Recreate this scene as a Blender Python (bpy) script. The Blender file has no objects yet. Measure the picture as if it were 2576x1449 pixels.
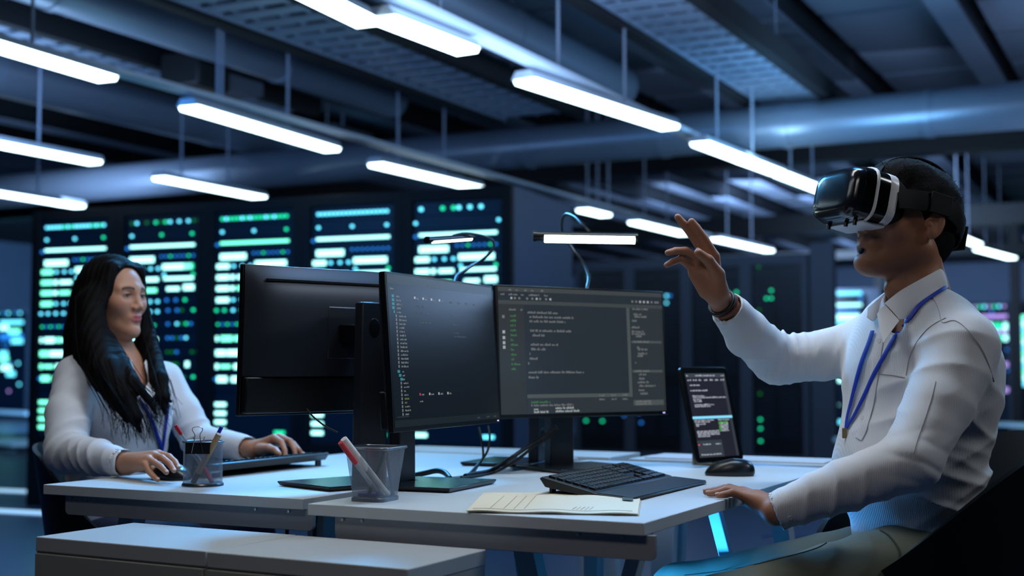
import bpy, bmesh, math, random
import numpy as np
from mathutils import Vector, Matrix, Euler
from mathutils.bvhtree import BVHTree

# ------------------------------------------------------------------ camera, world, exposure
SC = bpy.context.scene
COL = SC.collection
F_PX, CX, CY, HZ = 3300.0, 1288.0, 724.5, 922.0
CAM_H = 1.0
PITCH = math.atan((HZ - CY) / F_PX)
cam_data = bpy.data.cameras.new('camera')
cam = bpy.data.objects.new('camera', cam_data)
COL.objects.link(cam)
cam.location = (0, 0, CAM_H)
cam.rotation_euler = (math.pi / 2 + PITCH, 0, 0)
cam_data.sensor_width = 36.0
cam_data.lens = 36.0 * F_PX / 2576.0
cam_data.clip_start = 0.05
cam_data.clip_end = 200
cam_data.dof.use_dof = True
cam_data.dof.focus_distance = 2.75
cam_data.dof.aperture_fstop = 2.6
SC.camera = cam
SC.view_settings.view_transform = 'Standard'
SC.view_settings.look = 'None'
SC.view_settings.gamma = 1.0
SC.view_settings.use_curve_mapping = False
SC.view_settings.exposure = 0.0
SC.cycles.use_denoising = True
SC.cycles.max_bounces = 6
SC.cycles.diffuse_bounces = 3
SC.cycles.glossy_bounces = 3
SC.cycles.transmission_bounces = 4
SC.cycles.transparent_max_bounces = 12
SC.cycles.sample_clamp_indirect = 3.0
SC.cycles.caustics_reflective = False
SC.cycles.caustics_refractive = False

def lin(c):
    return tuple(((v / 255.0) / 12.92 if v / 255.0 <= 0.04045 else ((v / 255.0 + 0.055) / 1.055) ** 2.4) for v in c)

world = bpy.data.worlds.new('world')
SC.world = world
world.use_nodes = True
wb = world.node_tree.nodes['Background']
wb.inputs[0].default_value = (0.10, 0.24, 0.52, 1)
wb.inputs[1].default_value = 0.055

def area(name, loc, target, size, power, color, size_y=None, spread=None):
    d = bpy.data.lights.new(name, 'AREA')
    d.energy = power
    d.color = color
    if size_y:
        d.shape = 'RECTANGLE'; d.size = size; d.size_y = size_y
    else:
        d.shape = 'SQUARE'; d.size = size
    if spread: d.spread = spread
    o = bpy.data.objects.new(name, d)
    COL.objects.link(o)
    o.location = loc
    v = Vector(target) - Vector(loc)
    o.rotation_euler = v.to_track_quat('-Z', 'Y').to_euler()
    return o

COOL = (0.90, 0.96, 1.0)
NEUT = (1.0, 0.97, 0.93)
BLUE = (0.10, 0.42, 1.0)
# added area lights out of view, set as if the pendant rows went on
area('added_light_over_desks', (0.12, 3.0, 2.50), (0.12, 3.0, 0), 1.6, 23, COOL, 0.3)
area('added_blue_over_desks', (0.78, 3.25, 2.50), (0.5, 3.1, 0), 0.8, 11, (0.07, 0.45, 1.0), 0.35)  # added blue light for the blue band on the monitor back
area('added_light_left', (-1.5, 2.9, 2.50), (-1.1, 3.2, 0), 1.6, 5, COOL, 0.25)
area('added_light_right', (2.6, 2.4, 2.40), (-0.4, 3.0, 1.2), 0.5, 10, COOL, 0.3)  # added to give the grey monitor back its highlight
area('added_light_in_front', (-0.45, 1.0, 2.50), (-0.1, 2.4, 0.7), 0.9, 6.5, NEUT, 0.30)  # added soft fill for the desk front edges
# unseen blue area lights added for blue on legs, knees, back and monitors
area('blue_under_desk_lamp', (0.10, 3.22, 0.40), (0.50, 2.92, 0.29), 0.22, 12, (0.03, 0.36, 1.0), spread=math.radians(75))
area('blue_leg_fill', (0.06, 2.46, 0.42), (0.45, 2.96, 0.50), 0.16, 3.2, (0.03, 0.36, 1.0), spread=math.radians(44))  # second light added to turn leg and knee blue
area('blue_fill_back', (2.9, 5.2, 2.7), (0.95, 2.8, 1.0), 0.8, 40, (0.25, 0.60, 1.0))
area('blue_fill_monitors', (-0.6, 5.0, 2.5), (-0.4, 3.0, 1.2), 0.5, 22, (0.08, 0.46, 1.0), spread=math.radians(80))
SLATE = (0.36, 0.56, 0.90)  # fill lights from here on are added; no such fixtures hang there
area('ceiling_fill_right', (5.3, 8.2, 2.0), (4.8, 8.2, 4), 1.8, 150, SLATE)
area('duct_fill', (1.72, 9.45, 2.47), (1.95, 9.9, 2.85), 0.3, 5, (0.45, 0.75, 1.0))  # added light under the duct, imitating spill from the pendant
area('tray_fill', (2.1, 8.4, 2.25), (2.0, 9.3, 3.4), 0.7, 26, (0.22, 0.55, 0.95))
area('ceiling_fill_centre', (0.3, 6.2, 2.3), (0.3, 6.8, 4), 1.6, 40, SLATE)
area('ceiling_fill_left', (-3.2, 8.0, 2.35), (-3.2, 8.5, 4), 1.2, 36, SLATE)
area('ceiling_fill_far_left', (-4.2, 12.0, 2.5), (-4.0, 14, 3.2), 1.2, 45, SLATE)
area('back_wash_right', (8.0, 25.0, 2.7), (9.5, 34.0, 0.8), 2.0, 900, SLATE)
area('back_wash_centre', (2.4, 11.2, 3.0), (3.6, 15.0, 1.2), 2.5, 26, SLATE)
area('back_wash_left', (-7.0, 20.0, 2.9), (-10.0, 30.0, 1.0), 2.0, 800, (0.2, 0.5, 0.92))
area('ceiling_fill_far_right', (4.0, 14.6, 2.6), (4.6, 17.0, 3.6), 2.0, 110, SLATE)
area('back_wash_middle', (3.5, 19.0, 2.6), (4.5, 30.0, 1.2), 2.0, 500, SLATE)
area('floor_wash_right', (1.9, 7.5, 2.3), (1.9, 7.7, 0), 2.5, 55, (0.08, 0.34, 0.95))
area('floor_wash_left', (-3.2, 6.0, 2.3), (-3.4, 7.2, 0), 2.0, 120, (0.05, 0.33, 1.0))

# ------------------------------------------------------------------ pixel <-> place helpers (used to take sizes off the photograph)
CP, SP = math.cos(PITCH), math.sin(PITCH)
def ray(px, py):
    a = (px - CX) / F_PX; b = -(py - CY) / F_PX
    return Vector((a, CP - b * SP, SP + b * CP))
def P(px, py, D):
    r = ray(px, py)
    return Vector((0, 0, CAM_H)) + r * (D / r.y)
def Z(px, py, z):
    r = ray(px, py)
    return Vector((0, 0, CAM_H)) + r * ((z - CAM_H) / r.z)

# ------------------------------------------------------------------ materials
MATS = {}
def mat(name, rgb=(128, 128, 128), rough=0.5, metal=0.0, emit=None, estr=0.0, bump=None, coat=0.0, alpha=1.0,
        vary=None, attr=None, sample=True, trans=0.0, ior=1.45, spec=0.5, sheen=0.0, sss=0.0):
    if name in MATS: return MATS[name]
    m = bpy.data.materials.new(name)
    m.use_nodes = True
    nt = m.node_tree; N = nt.nodes; L = nt.links
    b = N['Principled BSDF']
    c = lin(rgb)
    b.inputs['Base Color'].default_value = (*c, 1)
    b.inputs['Roughness'].default_value = rough
    b.inputs['Metallic'].default_value = metal
    b.inputs['Coat Weight'].default_value = coat
    b.inputs['Alpha'].default_value = alpha
    b.inputs['Transmission Weight'].default_value = trans
    b.inputs['IOR'].default_value = ior
    b.inputs['Specular IOR Level'].default_value = spec
    b.inputs['Sheen Weight'].default_value = sheen
    if sss:
        b.inputs['Subsurface Weight'].default_value = sss
        b.inputs['Subsurface Radius'].default_value = (0.012, 0.005, 0.003)
        b.inputs['Subsurface Scale'].default_value = 1.0
    if emit is not None:
        b.inputs['Emission Color'].default_value = (*lin(emit), 1)
        b.inputs['Emission Strength'].default_value = estr
    if attr:
        a = N.new('ShaderNodeVertexColor'); a.layer_name = attr
        L.new(a.outputs['Color'], b.inputs['Base Color'])
    tc = N.new('ShaderNodeTexCoord')
    if vary:   # (scale, amount)
        n = N.new('ShaderNodeTexNoise'); n.inputs['Scale'].default_value = vary[0]; n.inputs['Detail'].default_value = 4
        L.new(tc.outputs['Object'], n.inputs['Vector'])
        r = N.new('ShaderNodeMapRange'); r.inputs['To Min'].default_value = 1 - vary[1]; r.inputs['To Max'].default_value = 1 + vary[1]
        L.new(n.outputs['Fac'], r.inputs['Value'])
        mx = N.new('ShaderNodeMix'); mx.data_type = 'RGBA'; mx.blend_type = 'MULTIPLY'
        mx.inputs['Factor'].default_value = 1
        mx.inputs['A'].default_value = (*c, 1)
        if attr: L.new(a.outputs['Color'], mx.inputs['A'])
        L.new(r.outputs['Result'], mx.inputs['B'])
        L.new(mx.outputs['Result'], b.inputs['Base Color'])
    if bump:   # (kind, scale, strength[, distance])
        if bump[0] == 'noise':
            n = N.new('ShaderNodeTexNoise'); n.inputs['Scale'].default_value = bump[1]; n.inputs['Detail'].default_value = 3
        elif bump[0] == 'wave':
            n = N.new('ShaderNodeTexWave'); n.inputs['Scale'].default_value = bump[1]; n.bands_direction = 'X'
            n.inputs['Distortion'].default_value = 0.6
        L.new(tc.outputs['Object'], n.inputs['Vector'])
        bp = N.new('ShaderNodeBump'); bp.inputs['Strength'].default_value = bump[2]
        bp.inputs['Distance'].default_value = bump[3] if len(bump) > 3 else 0.01
        L.new(n.outputs['Fac'], bp.inputs['Height']); L.new(bp.outputs['Normal'], b.inputs['Normal'])
    if not sample:
        m.cycles.emission_sampling = 'NONE'
    MATS[name] = m
    return m

# ------------------------------------------------------------------ mesh builder
class MB:
    def __init__(s):
        s.v = []; s.f = []; s.m = []; s.mats = []
    def mi(s, m):
        if m is None: return 0
        if m not in s.mats: s.mats.append(m)
        return s.mats.index(m)
    def add(s, vs, fs, m=None):
        o = len(s.v); k = s.mi(m)
        s.v += [tuple(v) for v in vs]
        for f in fs:
            s.f.append(tuple(i + o for i in f)); s.m.append(k)
    def box(s, c, size, m=None, R=None):
        x, y, z = [q / 2 for q in size]
        vs = [Vector((a * x, b * y, d * z)) for d in (-1, 1) for a, b in ((-1, -1), (1, -1), (1, 1), (-1, 1))]
        if R is not None: vs = [R @ v for v in vs]
        c = Vector(c)
        s.add([v + c for v in vs], [(3, 2, 1, 0), (4, 5, 6, 7), (0, 1, 5, 4), (1, 2, 6, 5), (2, 3, 7, 6), (3, 0, 4, 7)], m)
        return s
    def b2(s, lo, hi, m=None):
        lo = Vector(lo); hi = Vector(hi)
        return s.box((lo + hi) / 2, hi - lo, m)
    def prism(s, poly, z0, z1, m=None, T=None):
        n = len(poly)
        vs = [Vector((x, y, z0)) for x, y in poly] + [Vector((x, y, z1)) for x, y in poly]
        if T is not None: vs = [T @ v for v in vs]
        fs = [tuple(range(n))[::-1], tuple(range(n, 2 * n))] + [(i, (i + 1) % n, n + (i + 1) % n, n + i) for i in range(n)]
        s.add(vs, fs, m); return s
    def quad(s, a, b, c, d, m=None):
        s.add([a, b, c, d], [(0, 1, 2, 3)], m); return s
    def cyl(s, a, b, r, m=None, n=16, r2=None, cap=True):
        a = Vector(a); b = Vector(b); r2 = r if r2 is None else r2
        d = (b - a).normalized()
        u = d.orthogonal().normalized(); w = d.cross(u)
        vs = []
        for c, rr in ((a, r), (b, r2)):
            for i in range(n):
                t = 2 * math.pi * i / n
                vs.append(c + (u * math.cos(t) + w * math.sin(t)) * rr)
        fs = [(i, (i + 1) % n, n + (i + 1) % n, n + i) for i in range(n)]
        if cap: fs += [tuple(range(n))[::-1], tuple(range(n, 2 * n))]
        s.add(vs, fs, m); return s
    def tube(s, pts, r, m=None, n=8, flat=None, up=None, closed=False):
        pts = [Vector(p) for p in pts]; k = len(pts)
        rs = r if isinstance(r, (list, tuple)) else [r] * k
        vs = []; prev = None
        for i, p in enumerate(pts):
            d = (pts[min(i + 1, k - 1)] - pts[max(i - 1, 0)])
            if closed: d = pts[(i + 1) % k] - pts[(i - 1) % k]
            d.normalize()
            if up is not None:
                w = Vector(up[i] if isinstance(up, list) else up); u = d.cross(w).normalized(); w = u.cross(d).normalized()
            else:
                if prev is None: u = d.orthogonal().normalized()
                else:
                    u = prev - d * prev.dot(d)
                    u = u.normalized() if u.length > 1e-6 else d.orthogonal().normalized()
                prev = u; w = d.cross(u)
            fl = 1.0 if flat is None else flat
            for j in range(n):
                t = 2 * math.pi * (j + .5) / n
                vs.append(p + u * math.cos(t) * rs[i] + w * math.sin(t) * rs[i] * fl)
        fs = []
        rng = k if closed else k - 1
        for i in range(rng):
            for j in range(n):
                a0 = i * n + j; a1 = i * n + (j + 1) % n
                b0 = ((i + 1) % k) * n + j; b1 = ((i + 1) % k) * n + (j + 1) % n
                fs.append((a0, a1, b1, b0))
        if not closed: fs += [tuple(range(n))[::-1], tuple((k - 1) * n + j for j in range(n))]
        s.add(vs, fs, m); return s
    def lathe(s, prof, m=None, n=32, c=(0, 0, 0), sq=None):
        # prof: list of (r, z)
        vs = []; c = Vector(c)
        for r, z in prof:
            for j in range(n):
                t = 2 * math.pi * j / n
                x, y = math.cos(t), math.sin(t)
                if sq:   # superellipse
                    e = 2.0 / sq
                    x = math.copysign(abs(x) ** e, x); y = math.copysign(abs(y) ** e, y)
                vs.append(c + Vector((x * r, y * r, z)))
        fs = []
        for i in range(len(prof) - 1):
            for j in range(n):
                fs.append((i * n + j, i * n + (j + 1) % n, (i + 1) * n + (j + 1) % n, (i + 1) * n + j))
        s.add(vs, fs, m); return s
    def ellip(s, c, r, m=None, n=20, k=12, R=None):
        vs = []; c = Vector(c)
        for i in range(k + 1):
            ph = math.pi * i / k
            for j in range(n):
                t = 2 * math.pi * j / n
                v = Vector((r[0] * math.sin(ph) * math.cos(t), r[1] * math.sin(ph) * math.sin(t), r[2] * math.cos(ph)))
                if R is not None: v = R @ v
                vs.append(c + v)
        fs = []
        for i in range(k):
            for j in range(n):
                fs.append((i * n + j, (i + 1) * n + j, (i + 1) * n + (j + 1) % n, i * n + (j + 1) % n))
        s.add(vs, fs, m); return s
    def grid(s, rows, m=None, thick=0.0):
        # rows: list of rows of points; thick: along normal
        R_, C_ = len(rows), len(rows[0])
        vs = [Vector(p) for r in rows for p in r]
        fs = [(i * C_ + j, i * C_ + j + 1, (i + 1) * C_ + j + 1, (i + 1) * C_ + j) for i in range(R_ - 1) for j in range(C_ - 1)]
        if thick:
            nr = []
            for i in range(R_):
                for j in range(C_):
                    a = vs[min(i + 1, R_ - 1) * C_ + j] - vs[max(i - 1, 0) * C_ + j]
                    b = vs[i * C_ + min(j + 1, C_ - 1)] - vs[i * C_ + max(j - 1, 0)]
                    nn = a.cross(b)
                    nr.append(nn.normalized() if nn.length > 1e-12 else Vector((0, 0, 1)))
            n0 = len(vs)
            vs2 = [v + n_ * thick for v, n_ in zip(vs, nr)]
            fs2 = [tuple(n0 + q for q in f[::-1]) for f in fs]
            edge = []
            for j in range(C_ - 1):
                edge += [(j, j + 1), ((R_ - 1) * C_ + j + 1, (R_ - 1) * C_ + j)]
            for i in range(R_ - 1):
                edge += [((i + 1) * C_, i * C_), (i * C_ + C_ - 1, (i + 1) * C_ + C_ - 1)]
            fs3 = [(b, a, a + n0, b + n0) for a, b in edge]
            vs = vs + vs2; fs = fs + fs2 + fs3
        s.add(vs, fs, m); return s
    def build(s, name, m=None, parent=None, bev=0.0, smooth=None, seg=2):
        me = bpy.data.meshes.new(name)
        me.from_pydata(s.v, [], s.f)
        ml = s.mats if s.mats else ([m] if m else [])
        if s.mats and m and m not in ml: pass
        for q in ml: me.materials.append(q)
        if s.mats: me.polygons.foreach_set('material_index', s.m)
        me.update()
        bm = bmesh.new(); bm.from_mesh(me); bmesh.ops.recalc_face_normals(bm, faces=bm.faces); bm.to_mesh(me); bm.free()
        o = bpy.data.objects.new(name, me)
        COL.objects.link(o)
        if parent is not None: o.parent = parent
        if bev:
            b = o.modifiers.new('bevel', 'BEVEL'); b.width = bev; b.segments = seg; b.limit_method = 'ANGLE'; b.angle_limit = math.radians(40)
            b.harden_normals = False
        if smooth is not None or bev:
            ang = math.radians(smooth if smooth is not None else 35)
            me.shade_smooth()
            try: me.set_sharp_from_angle(angle=ang)
            except Exception: pass
        return o

def tag(o, label=None, cat=None, group=None, kind=None):
    if label: o['label'] = label
    if cat: o['category'] = cat
    if group: o['group'] = group
    if kind: o['kind'] = kind
    return o
def thing(name, label, cat, loc=(0, 0, 0), rz=0.0, group=None):
    o = bpy.data.objects.new(name, None); COL.objects.link(o)
    o.empty_display_size = 0.05
    o.location = loc; o.rotation_euler = (0, 0, rz)
    return tag(o, label, cat, group)
def copy_tree(o, loc=None, rz=None, label=None, parent=None):
    c = o.copy(); COL.objects.link(c)
    if parent is not None: c.parent = parent
    if loc is not None: c.location = loc
    if rz is not None: c.rotation_euler = (0, 0, rz)
    if label: c['label'] = label
    for ch in list(o.children): copy_tree(ch, parent=c)
    return c
def rotz(a): return Matrix.Rotation(a, 3, 'Z')
def catmull(pts, n=8):
    pts = [Vector(p) for p in pts]; out = []
    for i in range(len(pts) - 1):
        p0 = pts[max(i - 1, 0)]; p1 = pts[i]; p2 = pts[i + 1]; p3 = pts[min(i + 2, len(pts) - 1)]
        for j in range(n):
            t = j / n
            out.append(0.5 * ((2 * p1) + (-p0 + p2) * t + (2 * p0 - 5 * p1 + 4 * p2 - p3) * t * t + (-p0 + 3 * p1 - 3 * p2 + p3) * t ** 3))
    out.append(pts[-1]); return out
random.seed(7)
# ------------------------------------------------------------------ the hall
A_ROOM = math.radians(27.0)
EE = Vector((math.sin(A_ROOM), math.cos(A_ROOM), 0)); CC = Vector((math.cos(A_ROOM), -math.sin(A_ROOM), 0))
def RM(c, e, z): return CC * c + EE * e + Vector((0, 0, z))
RR = Matrix.Rotation(-A_ROOM, 3, 'Z')   # local x = CC, local y = EE
def rbox(mb, c0, c1, e0, e1, z0, z1, m=None):
    mb.box(RM((c0 + c1) / 2, (e0 + e1) / 2, (z0 + z1) / 2), (c1 - c0, e1 - e0, z1 - z0), m, RR)

m_floor = mat('hall_floor', (58, 66, 82), 0.34, vary=(3.0, 0.12), bump=('noise', 60, 0.05))
m_ceil = mat('ceiling_panel', (104, 112, 126), 0.8, vary=(1.2, 0.12))
m_seam = mat('dark_gap', (14, 16, 20), 0.8)
m_beam = mat('painted_beam', (84, 92, 106), 0.6)
m_wall = mat('slate_wall', (92, 104, 124), 0.8, vary=(0.8, 0.1))
m_duct = mat('galvanised_duct', (130, 142, 158), 0.33, 0.35, vary=(4, 0.06))
m_rod = mat('white_rod', (150, 160, 178), 0.45)
m_black = mat('black_metal', (12, 13, 15), 0.5)
m_lampw = mat('lamp_housing', (196, 204, 214), 0.5)
m_tube = mat('lamp_diffuser', (255, 255, 255), 0.5, emit=(214, 246, 255), estr=7.0)

# floor
mb = MB(); rbox(mb, -24, 22, -5, 42, -0.2, 0.0, m_floor)
tag(mb.build('floor'), kind='structure')
# ceiling: dark deck, panels with open gaps between them
mb = MB(); rbox(mb, -24, 22, -5, 42, 3.86, 4.0, m_seam)
e = 5.47 - 1.17 * 4
pc = 1.15
while e < 24:
    for k in range(-12, 9):
        c0 = -1.4 + 1.15 * k
        rbox(mb, c0 + 0.10, c0 + 1.05, e + 0.06, e + 1.11, 3.74, 3.80, m_ceil)
    e += 1.17
tag(mb.build('ceiling'), kind='structure')
for i, k in enumerate(range(-9, 5)):
    mb = MB(); c0 = -1.4 + 1.15 * k
    rbox(mb, c0 - 0.035, c0 + 0.035, -2, 30, 3.50, 3.74, m_black)
    rbox(mb, c0 - 0.10, c0 + 0.10, -2, 30, 3.48, 3.50, m_beam)
    tag(mb.build('trim_%d' % (i + 1)), kind='structure')
# walls
mb = MB(); rbox(mb, -24, 22, 38.0, 38.3, 0, 4, m_wall)
tag(mb.build('wall_back'), kind='structure')
mb = MB(); rbox(mb, -24.2, -24, -5, 38, 0, 4, m_wall)
tag(mb.build('wall_left'), kind='structure')
mb = MB(); rbox(mb, 22, 22.2, -5, 38, 0, 4, m_wall)
tag(mb.build('wall_right'), kind='structure')

# crossing round duct
def ducts(name, a, b, r, label, collars):
    t = thing(name, label, 'duct', a)
    a = Vector(a); b = Vector(b)
    mb = MB(); mb.cyl(Vector((0, 0, 0)), b - a, r, m_duct, 40); mb.build('pipe', parent=t, smooth=40)
    for k in collars:
        p = (b - a) * k; d = (b - a).normalized()
        mb = MB(); mb.cyl(p - d * 0.03, p + d * 0.03, r + 0.008, m_duct, 40); mb.build('collar', parent=t, smooth=40)
    return t
ducts('round_duct', RM(-14, 9.75, 2.83), RM(9, 9.75, 2.83), 0.17,
      'long round grey ventilation duct crossing the hall above the lamps', [0.40, 0.452, 0.495, 0.54, 0.60, 0.66])
ducts('round_duct', RM(-7.75, 3.0, 3.20), RM(-7.75, 15.5, 3.20), 0.20,
      'round duct running to the back at the upper left under the ceiling', [0.3, 0.5, 0.7])
ducts('round_duct', RM(-5.8, 3.0, 3.22), RM(-5.8, 9.2, 3.22), 0.15,
      'round duct between the middle lamp row and the slatted cable tray', [0.4, 0.75])
ducts('round_duct', RM(-3.9, 3.0, 3.20), RM(-3.9, 9.5, 3.20), 0.17,
      'round duct hanging just left of the perforated cable tray', [0.35, 0.7])
ducts('round_duct', RM(0.9, 3.0, 3.26), RM(0.9, 16, 3.26), 0.22,
      'thick round duct running to the back in the upper right corner', [0.3, 0.55, 0.8])

# cable trays of perforated steel
m_tray = mat('tray_steel', (150, 166, 186), 0.4, 0.4)
def tray(c0, c1, e0, e1, z, label):
    t = thing('cable_tray', label, 'cable tray', RM((c0 + c1) / 2, e0, z), -A_ROOM)
    w = (c1 - c0) / 2; L_ = e1 - e0
    for s in (-1, 1):
        mb = MB(); mb.box((s * w, L_ / 2, 0.05), (0.015, L_, 0.13), m_tray); mb.build('rail', parent=t)
        mb = MB(); mb.box((s * (w + 0.07), L_ / 2, 0.03), (0.09, L_, 0.14), m_seam); mb.build('side_channel', parent=t)
    mb = MB(); y = 0.04
    while y < L_:
        mb.box((0, y, 0.0), (2 * w, 0.12, 0.012), m_tray); y += 0.20
    for xx in (-0.33, 0.0, 0.33):
        mb.box((xx * w * 1.9, L_ / 2, 0.008), (0.02, L_, 0.01), m_tray)
    mb.build('slats', parent=t)
    y = 1.0
    while y < L_:
        mb = MB(); mb.cyl((-w - .07, y, 0.0), (-w - .07, y, 3.70 - z), 0.008, m_rod, 8); mb.build('hanger', parent=t)
        mb = MB(); mb.cyl((w + .07, y, 0.0), (w + .07, y, 3.70 - z), 0.008, m_rod, 8); mb.build('hanger', parent=t); y += 2.2
    return t
tray(-2.86, -2.40, 3.0, 10.4, 3.05, 'perforated cable tray lit blue, above the gap between two bright lamps')
tray(-4.95, -4.35, 3.0, 9.6, 3.05, 'dim slatted cable tray over the middle of the hall')
tray(-6.9, -6.5, 3.0, 9.0, 3.15, 'dark slatted cable tray near the upper left lamps')

# dark cross beams and service boxes
for i, (c0, c1, e0, z0, z1, lab) in enumerate([
        (-16, 2, 13.6, 3.15, 3.45, ''), (-10, 12, 17.0, 2.75, 3.0, ''), (-10, 14, 21.0, 2.72, 2.85, '')]):
    mb = MB(); rbox(mb, c0, c1, e0, e0 + 0.25, z0, z1, m_black)
    tag(mb.build('trim_%d' % (i + 21)), kind='structure')
for i, c0 in enumerate([-7.1, -4.9, -2.6, -0.2, 2.2]):
    mb = MB(); rbox(mb, c0, c0 + 0.16, 24.0, 24.16, 0, 3.74, m_black)
    tag(mb.build('trim_%d' % (i + 31)), kind='structure')
mb = MB(); rbox(mb, -7.3, -6.9, 9.95, 10.6, 2.95, 3.25, m_beam)
tag(mb.build('service_box', bev=0.02), 'grey service box hanging beside the upper left duct, above the second lamp', 'service box')
mb = MB(); mb.cyl(RM(-7.1, 10.1, 3.2), RM(-7.1, 10.1, 3.74), 0.01, m_rod); mb.build('hanger', parent=bpy.data.objects['service_box'])
mb = MB(); rbox(mb, -6.35, -6.0, 7.0, 7.35, 2.95, 3.2, m_black); rbox(mb, -6.3, -6.05, 7.35, 7.8, 3.0, 3.12, m_beam)
o = mb.build('fan_box', bev=0.02); tag(o, 'small dark fan box near the ceiling, above the lamp row on the left', 'service box')
mb = MB(); mb.cyl(RM(-6.2, 7.2, 3.15), RM(-6.2, 7.2, 3.74), 0.01, m_rod); mb.build('hanger', parent=o)

# pendant lamps (ends measured on the lamp plane)
def pendant(a, b, z, label, w=0.14, group='bright pendant lamps in rows', k=1.0):
    a = Vector((a[0], a[1], z)); b = Vector((b[0], b[1], z)); d = b - a; L_ = d.length
    rz = math.atan2(-d.x, d.y)
    t = thing('pendant_lamp', label, 'ceiling lamp', (a + b) / 2, rz)
    h = L_ / 2
    mb = MB(); mb.prism([(-w / 2, 0.012), (w / 2, 0.012), (w * .32, 0.055), (-w * .32, 0.055)], -h - .02, h + .02, m_lampw,
                        Matrix(((1, 0, 0, 0), (0, 0, 1, 0), (0, 1, 0, 0), (0, 0, 0, 1))))
    mb.build('housing', parent=t)
    mb = MB(); mb.prism([(-w / 2, 0.012), (-w * .42, -0.012), (w * .42, -0.012), (w / 2, 0.012)], -h, h, m_tube,
                        Matrix(((1, 0, 0, 0), (0, 0, 1, 0), (0, 1, 0, 0), (0, 0, 0, 1))))
    mb.build('diffuser', parent=t)
    for s in (-.6, .3):
        mb = MB(); mb.cyl((0, h * s, 0.05), (0, h * s, 3.735 - z), 0.009, m_rod, 8); mb.build('hanging_rod', parent=t)
    return t
def ext(a, b, l0=None, l1=None):
    a = Vector(a); b = Vector(b); d = (b - a).normalized()
    if l0 is not None: a = b - d * l0
    if l1 is not None: b = a + d * l1
    return a, b
PL = [
 (ext((-2.413, 6.104), (-2.119, 6.791), l0=1.55), 'pendant lamp cut by the left edge of the picture, the highest there'),
 (((-1.88, 7.553), (-1.251, 9.042)), 'pendant lamp above the second and third server cabinets, left of the vertical rods'),
 (((-1.017, 9.709), (-0.30, 11.0)), 'pendant lamp just above the fourth and fifth server cabinets'),
 (ext((-3.475, 8.829), (-3.076, 9.613), l0=1.55), 'pendant lamp cut by the left edge, second from the top there'),
 (((-2.821, 10.413), (-2.243, 11.627)), 'short pendant lamp right above the third server cabinet'),
 (ext((-4.46, 11.357), (-4.067, 12.268), l0=1.55), 'lowest pendant lamp at the left edge, over the first server cabinet'),
 (((-1.03, 4.72), (-0.63, 5.68)), 'biggest pendant lamp, cut by the top edge of the picture'),
 (((-0.56, 5.60), (-0.214, 6.183)), 'pendant lamp joined to the end of the biggest one at the top'),
 (((0.067, 6.839), (0.994, 8.19)), 'wide bright pendant lamp over the space between the two people'),
 (((1.267, 8.781), (2.06, 10.12)), 'pendant lamp in front of the crossing round duct'),
 (((2.10, 10.2), (2.74, 11.3)), 'pendant lamp ending behind the black headset'),
 (((1.274, 13.633), (1.955, 14.873)), 'far pendant lamp behind the raised fingertips'),
 (((2.404, 15.434), (3.353, 17.04)), 'far pendant lamp between the raised hand and the headset'),
 (((5.01, 14.873), (5.722, 16.092)), 'far pendant lamp touching the back of the dark hair of the man'),
 (((6.001, 16.807), (6.944, 18.174)), 'farthest pendant lamp near the right edge of the picture'),
 (((0.68, 12.55), (0.93, 13.0)), 'small pendant lamp above the desk lamp with the glowing bar'),
]
for (a, b), lab in PL: pendant(a, b, 2.5, lab)
# lamp track joining the lamps of a row
for nm, (c0, e0, e1) in {'a': (-2.97, 3.0, 13.0), 'b': (-5.08, 4.0, 16.0)}.items(): 
    mb = MB(); rbox(mb, c0 - 0.055, c0 + 0.055, e0, e1, 2.575, 2.60, m_lampw)
    for q in range(2):
        ee = e0 + (e1 - e0) * (q + .35) / 2; mb.cyl(RM(c0, ee, 2.59), RM(c0, ee, 3.73), 0.01, m_rod, 8)
    tag(mb.build('lamp_track'), 'thin pale track above the lamp row on the ' + ('right' if nm == 'a' else 'left'), 'track')
# glowing skylight band far at the back left
mb = MB(); mb.box((0, 0, 0), (1.3, 0.5, 0.05), mat('distant_panel', (150, 200, 230), .5, emit=(120, 190, 235), estr=0.9), rotz(-A_ROOM))
t = thing('ceiling_lamp', 'dim blue light panel above the third and fourth server cabinets', 'ceiling lamp', (-2.02, 13.2, 2.92))
o = mb.build('panel', parent=t)
mb = MB(); mb.cyl((-.3, 0, 0), (-.3, 0, .82), .01, m_rod); mb.cyl((.3, 0, 0), (.3, 0, .82), .01, m_rod); mb.build('hanging_rod', parent=t)

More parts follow.
